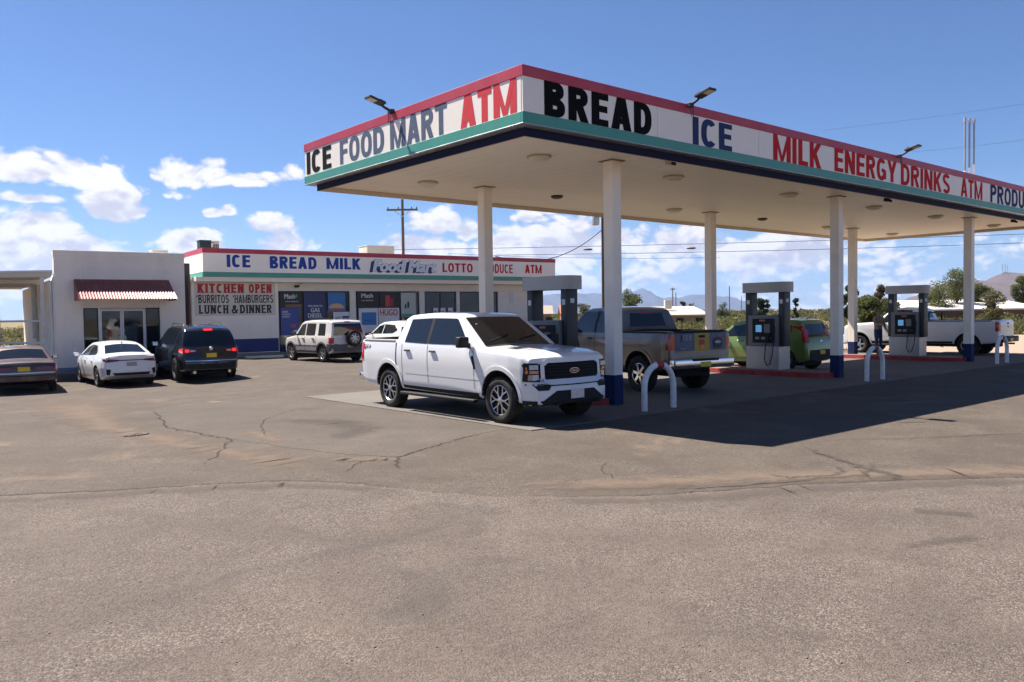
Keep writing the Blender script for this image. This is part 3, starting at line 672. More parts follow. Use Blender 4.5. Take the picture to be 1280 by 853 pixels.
def print_text(name, txt, width, height, mat, parent, loc, bold=.02, shear=0.0, rot=(math.pi / 2, 0, 0), ext=(0, 0)):
    """printed words; a bold cut comes from copies set a hair aside and a hair deeper"""
    me = text_mesh(txt, 1.0, 0.0, shear)
    co_ = np.empty(len(me.vertices) * 3); me.vertices.foreach_get('co', co_); co_ = co_.reshape(-1, 3)
    mn, mx = co_.min(0), co_.max(0); bw = bold * height * 2
    co_[:, 0] = (co_[:, 0] - mn[0]) / (mx[0] - mn[0]) * (width - bw); co_[:, 1] = (co_[:, 1] - mn[1]) / (mx[1] - mn[1]) * (height - bw * .4)
    fc = [tuple(p.vertices) for p in me.polygons]; n = len(co_); V, Fc = [], []
    sh = [(0, 0), (bw * .5, bw * .2), (bw, bw * .4), (bw, 0), (0, bw * .4)] if bold else [(0, 0)]
    sh = sh + [(-ext[0] * k / 6, -ext[1] * k / 6) for k in range(1, 7)] if ext != (0, 0) else sh
    for k, (dx, dy) in enumerate(sh):
        c2 = co_.copy(); c2[:, 0] += dx; c2[:, 1] += dy; c2[:, 2] = -.0004 * k; V += [tuple(v) for v in c2]; Fc += [tuple(a + n * k for a in f_) for f_ in fc]
    m2 = bpy.data.meshes.new(name); m2.from_pydata(V, [], Fc); m2.materials.append(mat); m2.update()
    o = link(bpy.data.objects.new(name, m2), parent); o.location = loc; o.rotation_euler = rot; return o
print_text('lettering_shadow', 'Food Mart', 4.0, .66, M('sign navy', (.018, .03, .11), .5), store, (8.80, -.0055, 4.30), .11, .20, ext=(.16, .05))
print_text('lettering', 'Food Mart', 3.96, .63, M('sign silver', (.66, .69, .74), .4, var=.15, scale=5), store, (8.84, -.013, 4.315), .07, .20)
sb = M('painted sign board', (.66, .62, .54), .8, var=.06, dirt=(.5, .43, .34), dirt_amt=.4)
B().box(-.22, 3.78, .890, .898, 2.04, 3.68).obj('sign_board', sb, store)
KR = M('kitchen red', (.42, .02, .025), .6, var=.1)
word('lettering', 'KITCHEN', 2.28, .45, KR, store, (-.06, .886, 3.17), t=.25, slab=True, gap=.05); word('lettering', 'OPEN', 1.20, .45, KR, store, (2.42, .886, 3.17), t=.25, slab=True, gap=.06)
DKB = M('sign dark brown', (.035, .03, .022), .6, var=.1)
word('lettering', '*BURRITOS', 1.58, .40, DKB, store, (-.13, .886, 2.67), t=.19, slab=True, gap=.04); word('lettering', '*HAMBURGERS', 2.06, .40, DKB, store, (1.62, .886, 2.67), t=.19, slab=True, gap=.03)
word('lettering', 'LUNCH', 1.44, .42, DKB, store, (-.02, .886, 2.15), t=.23, slab=True, gap=.05); word('lettering', '&', .32, .42, DKB, store, (1.54, .886, 2.15), t=.2); word('lettering', 'DINNER', 1.64, .42, DKB, store, (1.96, .886, 2.15), t=.23, slab=True, gap=.05)
def shopwin(s0, s1, divs, z0, z1, fr=BRONZE, glass=GLASS, name='window'):
    b = B(); e = .05
    b.box(s0, s1, .93, 1.02, z1 - e, z1, .004); b.box(s0, s1, .93, 1.02, z0, z0 + e, .004)
    cuts = [s0] + divs + [s1]
    for k, c_ in enumerate(cuts):
        a = c_ if k == 0 else (c_ - e if k == len(cuts) - 1 else c_ - e / 2); b.box(a, a + e, .932, 1.018, z0 + e + .001, z1 - e - .001, .004)
    w_ = b.obj(name, fr, store)
    for k in range(len(cuts) - 1): B().box(cuts[k] + .02, cuts[k + 1] - .02, .97, .98, z0 + .03, z1 - .03).obj('pane', glass, w_)
    return w_
shopwin(3.95, 7.85, [5.22, 6.55], .43, 3.275); shopwin(8.24, 12.12, [10.91], .43, 3.275)
dw = shopwin(12.5, 14.58, [13.54], .17, 3.265, name='entrance_door'); shopwin(14.86, 17.53, [16.2], .43, 3.265)
for s in (13.44, 13.64): B().tube([(s, .93, .95), (s, .89, 1.0), (s, .89, 1.35), (s, .93, 1.4)], .014, 8).obj('handle', CHROME, dw)
B().box(18.4, 18.72, .89, .899, 2.6, 3.3, .004).obj('wall_notice', M('notice', (.55, .55, .53), .6), store)
# security camera and cable on the wall
q = B().box(4.78, 5.0, .70, .9, 3.46, 3.56, .02).obj('wall_camera', BLKPL, store); B().tube([(4.95, .88, 3.56), (5.1, .86, 3.64), (5.2, .87, 3.69)], .012, 6).obj('cable', WIRE, q)
# posters in the windows (flat print), just in front of the glass
def poster(label, s0, s1, z0, z1, mat, words=(), blocks=()):
    o = B().box(s0, s1, .905, .912, z0, z1).obj('window_poster', mat); o.location = SO; o.rotation_euler = (0, 0, TH)
    tag(o, label, 'poster', 'posters in the store windows')
    for (a0, a1, c0, c1, mt) in blocks: B().box(a0, a1, .9005, .9045, c0, c1).obj('printed_block', mt, o)
    for (tx, a0, a1, c0, c1, mt) in words: print_text('printed_words', tx, a1 - a0, c1 - c0, mt, o, (a0, .896, c0), .03)
    return o
BK = M('poster black', (.012, .014, .012), .5); NV = M('poster navy', (.016, .028, .12), .45); WH = M('poster white', (.62, .62, .63), .5); SKYB = M('poster blue', (.03, .16, .42), .45); DB = M('poster royal', (.03, .06, .26), .45); GN = M('poster green', (.05, .30, .12), .5); BRN = M('poster brown', (.20, .09, .05), .5); RD = M('poster red', (.50, .05, .05), .5)
poster('black poster with white script above the blue poster left of the parked SUV', 4.02, 5.18, 2.42, 3.22, BK, [('Mash', 4.25, 4.82, 2.88, 3.12, WH), ('FAMILY MARKETING', 4.3, 5.0, 2.70, 2.76, WH)], [(4.84, 4.95, 2.95, 3.1, GN), (4.3, 5.16, 2.44, 2.58, BRN)])
poster('blue poster with pale lettering at the left edge of the first window', 4.04, 5.02, .98, 2.38, DB, [('EARN', 4.12, 4.42, 2.15, 2.25, WH), ('POINTS', 4.12, 4.56, 2.02, 2.11, WH), ('REWARDS', 4.12, 4.5, 1.90, 1.98, WH)], [(4.72, 4.98, 1.0, 1.25, WH), (4.60, 4.84, 1.38, 1.56, RD)])
poster('navy poster reading gas diesel in the first window', 5.28, 6.48, 1.5, 3.22, NV, [('WELCOME TO', 5.5, 6.3, 2.44, 2.54, WH), ('GAS', 5.65, 6.15, 2.16, 2.38, WH), ('DIESEL', 5.5, 6.3, 1.88, 2.10, WH)])
fp = poster('poster of a burger under blue sky in the first window', 6.62, 7.62, 2.22, 3.20, SKYB, [], [(6.66, 7.56, 2.25, 2.34, RD)])
b = B(); b.prism([(7.1 + .44 * math.cos(math.pi * k / 12), .9, 2.36 + .26 * math.sin(math.pi * k / 12)) for k in range(13)], (0, .004, 0)); b.obj('printed_bun', M('bun', (.60, .40, .19), .6), fp)
poster('white notice with blue boxes below the burger poster', 6.9, 7.84, 1.4, 2.16, WH, [('OPEN', 7.0, 7.34, 1.78, 1.9, DB)], [(7.42, 7.8, 1.72, 1.95, DB)])
poster('black poster with white script in the second window', 8.3, 9.6, 2.4, 3.22, BK, [('Mash', 8.55, 9.25, 2.92, 3.16, WH), ('FAMILY MARKETING', 8.55, 9.25, 2.74, 2.80, WH)])
poster('dark poster with red cola bottle in the second window', 9.64, 10.86, 2.4, 3.22, BK, [], [(10.0, 10.28, 2.44, 3.05, RD), (10.28, 10.5, 2.44, 2.9, M('deep red', (.25, .02, .03), .5))])
poster('white framed poster with bright blue centre in the second window', 8.38, 9.55, 1.0, 2.34, WH, [('PURE ICE', 8.7, 9.3, 1.6, 1.72, DB)], [(8.55, 9.42, 1.42, 2.12, SKYB)])
poster('pale poster with large red letters in the second window', 9.58, 10.84, 1.3, 2.34, WH, [('HUGO', 9.66, 10.74, 1.92, 2.28, RD)])
poster('pale green poster with small dark figures in the second window', 10.96, 11.9, 1.85, 3.2, M('poster pale green', (.42, .47, .42), .6), [], [(11.2, 11.3, 2.3, 2.55, BK), (11.36, 11.48, 2.35, 2.7, BK), (11.0, 11.86, 1.88, 2.0, M('teal', (.05, .2, .2), .5))])
for k in range(3):
    poster(['small white flyer low on the entrance door, leftmost', 'small white flyer low on the entrance door, middle', 'small white flyer low on the entrance door, rightmost'][k], 13.02 + .5 * k, 13.34 + .5 * k, 2.05, 2.32, WH, [], [(13.05 + .5 * k, 13.25 + .5 * k, 2.09, 2.16, RD)])
sheet('store_sidewalk', [tuple(sw(-.4, -1.2)[:2]), tuple(sw(21.4, -1.2)[:2]), tuple(sw(21.4, .905)[:2]), tuple(sw(-.4, .905)[:2])], .149, CONC)
b = B(); o = b.box(-.4, 21.4, -1.2, -1.05, -.05, .152, .015).obj('kerb', CONC); o.location = SO; o.rotation_euler = (0, 0, TH); o['kind'] = 'structure'
o = B().box(-.4, 21.4, -1.049, .9, -.05, .148).obj('sidewalk_base', CONC); o.location = SO; o.rotation_euler = (0, 0, TH); o['kind'] = 'structure'
o = B().box(-.9, .9, -.09, .09, 0, .12, .03).obj('wheel_stop', M('wheel stop concrete', (.55, .53, .50), .85, var=.12)); o.location = sw(2.2, -2.0); o.rotation_euler = (0, 0, TH); tag(o, 'pale concrete wheel stop between the dark SUV and the white SUV', 'wheel stop')
# roof units
def cooler(label, s, off, z, wx_, wy_, h, mat, louv):
    r = thing('roof_cooler', label, 'cooler', sw(s, off, z), TH, 'rooftop units')
    B().box(-wx_ / 2, wx_ / 2, -wy_ / 2, wy_ / 2, 0, h, .02).obj('cabinet', mat, r)
    for k in range(louv):
        x0 = -wx_ / 2 + wx_ * (k + .2) / louv; B().box(x0, x0 + wx_ / louv * .6, -wy_ / 2 - .012, -wy_ / 2 - .001, h * .15, h * .85, .003).obj('louvre', DKGREY, r)
    B().box(-wx_ / 2 - .02, wx_ / 2 + .02, -wy_ / 2 - .02, wy_ / 2 + .02, h, h + .04, .005).obj('lid', mat, r)
cooler('dark green roof cooler at the left end of the store', .75, 2.6, 5.0, .56, .6, .84, M('dark green unit', (.012, .032, .032), .5), 0)
cooler('slatted pale roof cooler beside the dark green one', 1.28, 2.62, 5.0, .30, .5, .82, BEIGE, 3)
cooler('beige roof cooler above the food mart lettering', 11.0, 4, 5.0, 1.75, 1.2, 1.0, BEIGE, 0)
# ------------------------------------------------------------------ kitchen annex in front of the store's left end
K = -7.2; KS = -6.98
kit = thing('kitchen_annex', 'plain white stucco kitchen annex with red corrugated awning over glass doors', 'building', sw(KS, K), TH)
W_, DP, HT = 4.31, 14.0, 4.38
kit.scale = (1.032, 1, 1.018)
wl = B(); wl.box(0, W_, .16, DP, -.35, 3.38); wl.obj('wall_core', STUCCO, kit)
wl = B(); wl.box(0, W_, .1585, .30, 3.381, HT - .021, .004); wl.box(0, .87, 0, .158, -.35, HT - .02, .006); wl.box(3.40, W_, 0, .158, -.35, HT - .02, .006); wl.box(.871, 3.399, 0, .158, 2.33, HT - .02, .006); wl.obj('front_wall', STUCCO, kit)
B().box(-.02, W_ + .02, -.02, .3, HT - .19, HT, .008).obj('parapet_cap', STUCCO, kit)
B().box(.002, .868, -.004, -.0005, .01, .22).obj('base_stripe', M('grey blue base', (.22, .24, .33), .8), kit); B().box(3.402, W_ - .002, -.004, -.0005, .01, .22).obj('base_stripe', M('grey blue base', (.22, .24, .33), .8), kit)
for x0, x1, nm in ((.875, 1.34, 'sidelight'), (1.40, 2.11, 'glass_door'), (2.125, 2.88, 'glass_door'), (2.92, 3.395, 'sidelight')):
    e = .055 if nm == 'glass_door' else .03; z1 = 2.27 if nm == 'glass_door' else 2.32
    b = B(); b.box(x0, x1, .03, .10, z1 - e, z1, .004); b.box(x0, x1, .03, .10, .15, .15 + e, .004); b.box(x0, x0 + e, .031, .099, .151 + e, z1 - e - .001, .004); b.box(x1 - e, x1, .031, .099, .151 + e, z1 - e - .001, .004)
    d_ = b.obj(nm, M('white door frame', (.75, .74, .72), .4, .1) if nm == 'glass_door' else BRONZE, kit)
    B().box(x0 + e * .5, x1 - e * .5, .062, .068, .17, z1 - .02).obj('pane', GLASS, d_)
    if nm == 'glass_door': xx = x1 - .09 if x0 < 2 else x0 + .09; B().tube([(xx, .04, .95), (xx, -.02, 1.0), (xx, -.02, 1.3), (xx, .04, 1.35)], .013, 8).obj('handle', CHROME, d_)
B().box(1.345, 1.395, .02, .11, .15, 2.32, .003).obj('door_post', M('white door frame', (.75, .74, .72), .4, .1), kit); B().box(2.885, 2.915, .02, .11, .15, 2.32, .003).obj('door_post', M('white door frame', (.75, .74, .72), .4, .1), kit)
# corrugated awning: each rib of sheet is real relief
AW0, AW1 = .60, 3.72
b = B(); nrib = 34; g = []
for i in range(nrib * 4 + 1):
    x_ = AW0 + (AW1 - AW0) * i / (nrib * 4); r_ = .016 * math.cos(2 * math.pi * i / 4)
    g.append([b.bm.verts.new((x_ + .0, -.03 - 1.40 * k / 6, 3.36 - .73 * k / 6 + r_)) for k in range(7)])
for i in range(len(g) - 1):
    for k in range(6): b.bm.faces.new((g[i][k], g[i][k + 1], g[i + 1][k + 1], g[i + 1][k]))
AWM = M('red awning sheet', (.19, .02, .024), .35, .1, var=.12, dirt=(.6, .2, .18), dirt_amt=.2)
aw = b.obj('awning', AWM, kit, 60)
for x_ in (AW0, AW1 - .012): B().prism([(x_, -.02, 3.33), (x_, -1.40, 2.61), (x_, -1.40, 2.57), (x_, -.02, 2.57)], (.012, 0, 0)).obj('end_panel', AWM, aw)
o = B().box(-.5, W_ + .15, -1.0, -.004, -.4, .08, .015).obj('kitchen_sidewalk', CONC); o.location = sw(KS, K); o.rotation_euler = (0, 0, TH); o['kind'] = 'structure'
B().tube([(-.10, -.05, .2), (-.10, -.05, 3.3), (-.04, .1, 3.45)], .035, 8).obj('downpipe', GALV, kit)
cooler('louvred white roof unit on the kitchen annex', -3.0, K + 2.2, 3.44, .60, .5, 1.24, M('white unit', (.62, .6, .56), .5), 4)
# side porch: roof, posts, rails against the annex's left wall
por = thing('side_porch', 'white timber side porch with flat roof and pipe rails beside the kitchen annex', 'porch', sw(KS, K), TH)
por.scale = (1.032, 1, 1.015)
PW = M('porch white', (.72, .69, .63), .6, var=.08, dirt=(.5, .42, .33), dirt_amt=.35)
b = B(); b.prism([(-.03, .25, 3.46), (-.03, 14.5, 3.46), (-8, 14.5, 3.46), (-8, 5.5, 3.46), (-3.6, 2.9, 3.46)], (0, 0, .20)); b.obj('roof', M('porch roof', (.66, .60, .50), .6, var=.08), por)
b = B(); b.prism([(-.03, .17, 3.64), (-.03, .25, 3.64), (-3.6, 2.9, 3.64), (-3.66, 2.82, 3.64)], (0, 0, .05)); b.obj('roof_flashing', M('flashing', (.8, .79, .76), .5), por)
for x_, y_ in ((-.32, .6), (-1.75, 5.8), (-1.38, 6.4), (-3.3, 3.2)): B().box(x_ - .06, x_ + .06, y_ - .06, y_ + .06, -.3, 3.455, .006).obj('post', PW, por)
for z_ in (1.12, 1.9): B().tube([(-.32, .53, z_), (-3.3, 3.1, z_)], .035, 8).obj('rail', PW, por)
for y_ in (3, 5.2, 7.4): B().box(-3.2, -.04, y_ - .04, y_ + .04, 3.31, 3.455, .005).obj('joist', PW, por)
q = B().box(-.03, -.003, 6.2, 7.2, .9, 1.95, .004).obj('wall_poster', M('yellow poster', (.45, .36, .06), .6, var=.4, scale=5), por)
B().tube([(-.25, 4.6, 1.2), (-.25, 4.6, 3.2), (-.28, 4.5, 3.4)], .10, 8).obj('hanging_wrap', M('plastic wrap', (.55, .54, .48), .5, var=.3), por)
B().tube([(-2.2, 3.3, 3.68), (-2.2, 3.3, 3.88), (-1.6, 2.7, 3.9)], .03, 6).obj('roof_pipe', GALV, por)
o = sheet('porch_floor', [tuple(sw(KS - 8, K + 9)[:2]), tuple(sw(KS, K + 9)[:2]), tuple(sw(KS, K + .2)[:2]), tuple(sw(KS - 3.7, K + 2.6)[:2]), tuple(sw(KS - 8, K + 5)[:2])], .05, CONC)

# ------------------------------------------------------------------ vehicles
# local frame: x forward, y left, z up, origin on the ground midway between the axles
def paint(name, col, rough=.28, metal=0.0, dust=.12, var=.03): return M(name, col, rough, metal, var=var, scale=1.1, coat=.7, dirt=(.42, .36, .29), dirt_amt=dust, dirt_scale=2.2)
WHEELS = {}
def wheel_meshes(R, w_, rim, style, face):
    key = (R, w_, rim, style, face.name)
    if key in WHEELS: return WHEELS[key]
    h = w_ / 2; b = B()
    b.lathe([(rim - .01, -h * .8), (rim + .02, -h * .95), ((R + rim) / 2, -h), (R - .035, -h * .93), (R - .008, -h * .72), (R, -h * .4), (R, h * .4), (R - .008, h * .72), (R - .035, h * .93), ((R + rim) / 2, h), (rim + .02, h * .95), (rim - .01, h * .8)], 'y', 40)
    for j in range(40):                                # tread blocks
        a = 2 * math.pi * j / 40
        for s in (-.55, 0, .55):
            b.box(-.5 * R * .10, .5 * R * .10, h * s - h * .2, h * s + h * .2, R - .006, R + .004, mi=0); vs = b.bm.verts[-8:] if False else None
    bm = b.bm; bm.verts.ensure_lookup_table()
    n0 = 40 * 12
    for k, j in enumerate([j for j in range(40) for _ in range(3)]):
        rot = Matrix.Rotation(2 * math.pi * j / 40, 3, 'Y')
        for v in bm.verts[n0 + k * 8: n0 + k * 8 + 8]: v.co = rot @ v.co
    tyre = b.mesh('tyre', RUBBER)
    b = B()
    b.lathe([(rim + .004, h * .82), (rim - .012, h * .86), (rim - .022, h * .76)], 'y', 36, mi=0); b.lathe([(rim - .022, h * .76), (rim - .045, h * .1), (rim - .05, -h * .7)], 'y', 36, mi=1)       # lip and barrel
    b.lathe([(rim - .05, h * .05), (.0, h * .05)], 'y', 36, mi=1)                                                                       # brake side, dark
    b.lathe([(.055, h * .55), (.055, h * .80), (.04, h * .86), (0, h * .86)], 'y', 14, mi=0)
    def spoke(a, r0, r1, w0, w1, y0, y1, th=.03, skew=0.0, mi=0):
        pts = [(r0, -w0), (r1, -w1 + skew), (r1, w1 + skew), (r0, w0)]; ca, sa = math.cos(a), math.sin(a)
        top = [b.bm.verts.new((r * ca - q * sa, (y0 if r == r0 else y1), r * sa + q * ca)) for r, q in pts]
        bot = [b.bm.verts.new((v.co.x, v.co.y - th, v.co.z)) for v in top]
        for f in [b.bm.faces.new(top), b.bm.faces.new(bot[::-1])] + [b.bm.faces.new((top[i], bot[i], bot[(i + 1) % 4], top[(i + 1) % 4])) for i in range(4)]: f.material_index = mi
    rr = rim - .02
    if style == 'y6':
        for j in range(6):
            a = 2 * math.pi * j / 6
            spoke(a, .04, rr * .58, .020, .013, h * .80, h * .80)
            spoke(a, rr * .50, rr, .014, .012, h * .80, h * .78, skew=.07); spoke(a, rr * .50, rr, .014, .012, h * .80, h * .78, skew=-.07)
            spoke(a + math.pi / 6, .05, rr * .8, .014, .02, h * .6, h * .62, mi=1)
    else:
        n = int(style[1:])
        for j in range(n): spoke(2 * math.pi * j / n, .04, rr, .038 if n < 8 else .022, .030 if n < 8 else .018, h * .78, h * .74)
    rimm = b.mesh('rim', [face, DARK]); WHEELS[key] = (tyre, rimm); return WHEELS[key]
ids = lambda n: np.linspace(0, 1, n)
class Car:
    def __init__(s, name, label, cat, loc, heading, group, z0=0.0):
        s.root = thing(name, label, cat, loc, heading, group); s.z0 = z0
    def loft(s, top, bot, plan, prof, bow=(.10, .08), rnd=.07, crown=.03, step=.05, cutters=(), mats=None, bowx=(.3, -.3), name='body'):
        top = np.array(top, float); bot = np.array(bot, float); plan = np.array(plan, float); prof = np.array(prof, float)
        xs = sorted(set(np.round(np.concatenate([np.arange(plan[0, 0], plan[-1, 0], step), top[:, 0], plan[:, 0], bot[:, 0]]), 4)))
        xs = [x for x in xs if plan[0, 0] <= x <= plan[-1, 0]]
        keep = [xs[0]]
        for x in xs[1:]:
            if x - keep[-1] > .006: keep.append(x)
        xs = keep
        fx0, fx1 = plan[0, 0], plan[-1, 0]
        bm = bmesh.new(); rings = []
        ns = 16
        def smoothpl(pl, x): return float(np.interp(x, pl[:, 0], pl[:, 1]))
        for x in xs:
            zt = smoothpl(top, x); zb = min(smoothpl(bot, x), zt - .06); W = smoothpl(plan, x)
            r = min(rnd, (zt - zb) * .45)
            half = []
            for k in range(ns):
                z = zb + (zt - r - zb) * k / (ns - 1); half.append((W * float(np.interp(z, prof[:, 0], prof[:, 1])), z))
            half[0] = (half[0][0] - .03, half[0][1])
            ye = half[-1][0]; ytop = W * float(np.interp(zt, prof[:, 0], prof[:, 1]))
            for k in range(1, 6):
                a = math.pi / 2 * k / 5; rx = max(r, ye - ytop + r * .6); half.append((ye - rx * (1 - math.cos(a)), zt - r + r * math.sin(a)))
            yl = half[-1][0]
            for k in range(1, 5): f = 1 - k / 5; half.append((yl * f, zt + crown * (1 - f * f)))
            loop = [(0, zb)] + [(half[0][0] * .6, zb)] + half + [(0, zt + crown)]
            full = loop + [(-y, z) for y, z in loop[-2:0:-1]]
            wf = max(0, (x - bowx[0]) / (fx1 - bowx[0])); wr = max(0, (bowx[1] - x) / (bowx[1] - fx0))
            ring = []
            for y, z in full:
                k = (y / max(plan[:, 1])) ** 2
                ring.append(bm.verts.new((x - bow[0] * wf * k + bow[1] * wr * k, y, z + s.z0)))
            rings.append(ring)
        n = len(rings[0])
        for i in range(len(rings) - 1):
            for j in range(n): bm.faces.new((rings[i][j], rings[i][(j + 1) % n], rings[i + 1][(j + 1) % n], rings[i + 1][j]))
        bm.faces.new(rings[0]); bm.faces.new(rings[-1][::-1])
        bmesh.ops.recalc_face_normals(bm, faces=bm.faces)
        bmesh.ops.triangulate(bm, faces=[f for f in bm.faces if len(f.verts) > 4])
        s.bvh = BVHTree.FromBMesh(bm)
        me = bpy.data.meshes.new(name); bm.to_mesh(me); bm.free()
        o = bpy.data.objects.new(name, me); COL.objects.link(o)
        for m_ in mats: me.materials.append(m_)
        tmp = []
        for cb in cutters:
            cm = bpy.data.meshes.new('cut'); bmesh.ops.recalc_face_normals(cb.bm, faces=cb.bm.faces)
            for f in cb.bm.faces: f.material_index = 1
            cb.bm.to_mesh(cm); cb.bm.free()
            for m_ in mats: cm.materials.append(m_)
            co_ = bpy.data.objects.new('cut', cm); COL.objects.link(co_); tmp.append(co_)
            md = o.modifiers.new('b', 'BOOLEAN'); md.object = co_; md.operation = 'DIFFERENCE'; md.solver = 'EXACT'
        if tmp:
            dg = bpy.context.evaluated_depsgraph_get(); nm = bpy.data.meshes.new_from_object(o.evaluated_get(dg)); o.modifiers.clear(); o.data = nm; nm.name = name
            for c_ in tmp: bpy.data.objects.remove(c_)
        smooth_mesh(o.data, 32); o.parent = s.root; s.body = o; return o
    def arch(s, x, R, W, inner=.34, zc=None):
        out = []
        for sg in (-1, 1):
            b = B(); zc_ = (zc if zc is not None else s.R) + 0
            b.lathe([(0, sg * (W - inner)), (R, sg * (W - inner)), (R, sg * (W + .2)), (0, sg * (W + .2))], 'y', 36, (x, 0, zc_)); 
            bmesh.ops.remove_doubles(b.bm, verts=b.bm.verts, dist=1e-5); out.append(b)
        return out
    def hit(s, mode, a, c, sg=1):
        if mode == 'side': o, d = Vector((a, sg * 4, c + s.z0)), Vector((0, -sg, 0))
        elif mode == 'front': o, d = Vector((6, a, c + s.z0)), Vector((-1, 0, 0))
        elif mode == 'rear': o, d = Vector((-6, a, c + s.z0)), Vector((1, 0, 0))
        else: o, d = Vector((a, c, 5)), Vector((0, 0, -1))
        h = s.bvh.ray_cast(o, d)
        if h[0] is None:
            q = s.bvh.find_nearest(Vector((a, sg * 1.0, c + s.z0)) if mode == 'side' else (Vector((3 if mode == 'front' else -3, a, c + s.z0)) if mode != 'top' else Vector((a, c, 2)))); return q[0], q[1]
        return h[0], h[1]
    def panel(s, name, mode, lo, up, mat, off=.006, nu=10, nv=6, sg=1, parent=None, skirt=.02):
        """ruled patch between two polylines of the view plane, wrapped onto the body"""
        def res(pl, n):
            pl = np.array(pl, float); d = np.concatenate([[0], np.cumsum(np.hypot(*np.diff(pl, axis=0).T))]); t_ = np.linspace(0, d[-1], n)
            # keep the corners
            for q in d[1:-1]: t_[np.argmin(abs(t_ - q))] = q
            return np.stack([np.interp(t_, d, pl[:, 0]), np.interp(t_, d, pl[:, 1])], 1)
        A, C = res(lo, nu), res(up, nu); b = B(); g = []
        for j in range(nv):
            f = j / (nv - 1); row = []
            for i in range(nu):
                p_ = A[i] * (1 - f) + C[i] * f; h, nn = s.hit(mode, p_[0], p_[1], sg); row.append((h + nn * off, h - nn * skirt))
            g.append(row)
        vt = [[b.bm.verts.new(q[0]) for q in row] for row in g]
        for j in range(nv - 1):
            for i in range(nu - 1): b.bm.faces.new((vt[j][i], vt[j][i + 1], vt[j + 1][i + 1], vt[j + 1][i]))
        if skirt:
            per = [(0, i) for i in range(nu)] + [(j, nu - 1) for j in range(1, nv)] + [(nv - 1, i) for i in range(nu - 2, -1, -1)] + [(j, 0) for j in range(nv - 2, 0, -1)]
            lo_ = [b.bm.verts.new(g[j][i][1]) for j, i in per]; hi = [vt[j][i] for j, i in per]
            for k in range(len(per)): b.bm.faces.new((hi[k], lo_[k], lo_[(k + 1) % len(per)], hi[(k + 1) % len(per)]))
        return b.obj(name, mat, parent or s.root, 40)
    def both(s, name, lo, up, mat, **kw): return [s.panel(name, 'side', lo, up, mat, sg=sg, **kw) for sg in (-1, 1)]
    def line(s, name, mode, pts, w_, mat, off=.005, sg=1, parent=None, sub=8):
        pts = np.array(pts, float); d = np.concatenate([[0], np.cumsum(np.hypot(*np.diff(pts, axis=0).T))]); n = max(3, int(d[-1] / .06)); t_ = np.linspace(0, d[-1], n)
        for q in d[1:-1]: t_[np.argmin(abs(t_ - q))] = q
        P_ = np.stack([np.interp(t_, d, pts[:, 0]), np.interp(t_, d, pts[:, 1])], 1); L, R_ = [], []
        for i in range(n):
            t2 = P_[min(i + 1, n - 1)] - P_[max(i - 1, 0)]; t2 /= max(1e-9, np.hypot(*t2)); q = np.array([-t2[1], t2[0]]) * w_ / 2; L.append(P_[i] + q); R_.append(P_[i] - q)
        return s.panel(name, mode, L, R_, mat, off=off, nu=n, nv=2, sg=sg, parent=parent, skirt=0)
    def flare(s, x, R0, R1, mat, off=.02, a0=-8, a1=188, zc=None):
        for sg in (-1, 1):
            zc_ = s.R if zc is None else zc
            A = [(x + R0 * math.cos(rad(a)), zc_ - s.z0 + R0 * math.sin(rad(a))) for a in np.linspace(a0, a1, 26)]; C = [(x + R1 * math.cos(rad(a)), zc_ - s.z0 + R1 * math.sin(rad(a))) for a in np.linspace(a0, a1, 26)]
            s.panel('wheel_arch', 'side', A, C, mat, off=off, nu=26, nv=3, sg=sg, skirt=.03)
    def wheels(s, xf, xr, tw, R, w_, rim, style, face, steer=0):
        ty, rm = wheel_meshes(R, w_, rim, style, face)
        for x in (xf, xr):
            for sg in (-1, 1):
                e = link(bpy.data.objects.new('wheel', None), s.root); e.location = (x, sg * tw, R - .004); e.rotation_euler = (0, random.uniform(0, 6), 0 if sg > 0 else math.pi); e.empty_display_size = .1
                if x == xf and steer: e.rotation_euler = (0, 0, steer + (0 if sg > 0 else math.pi))
                inst('tyre', ty, e); inst('rim', rm, e)
    def box(s, name, mat, x0, x1, y0, y1, z0, z1, b=.01, parent=None): return B().box(x0, x1, y0, y1, z0 + s.z0, z1 + s.z0, b).obj(name, mat, parent or s.root)
    def mirrors(s, x, y, z, mat, sx=.14, sy=.20, sz=.17, arm=.08):
        for sg in (-1, 1):
            b = B(); b.box(x - sx / 2, x + sx / 2, sg * (y + arm), sg * (y + arm + sy), z + s.z0, z + s.z0 + sz, .03); b.box(x - .02, x + .04, sg * (y - .06), sg * (y + arm + .02), z + .03 + s.z0, z + s.z0 + .08, .01)
            m_ = b.obj('mirror', mat, s.root); B().box(x - sx / 2 - .004, x - sx / 2 + .004, sg * (y + arm + .02), sg * (y + arm + sy - .02), z + s.z0 + .02, z + s.z0 + sz - .02, .003).obj('mirror_glass', CHROME, m_)
    def handles(s, xs, z, mat):
        for sg in (-1, 1):
            for x in xs:
                h, nn = s.hit('side', x, z, sg); B().box(x - .10, x + .10, h.y + sg * .005, h.y + sg * .045, z + s.z0 - .018, z + s.z0 + .018, .012).obj('door_handle', mat, s.root)
PLATE = M('white plate', (.66, .60, .58), .5, var=.25, scale=18); PLATEY = M('yellow plate', (.70, .50, .03), .5, var=.2, scale=18)

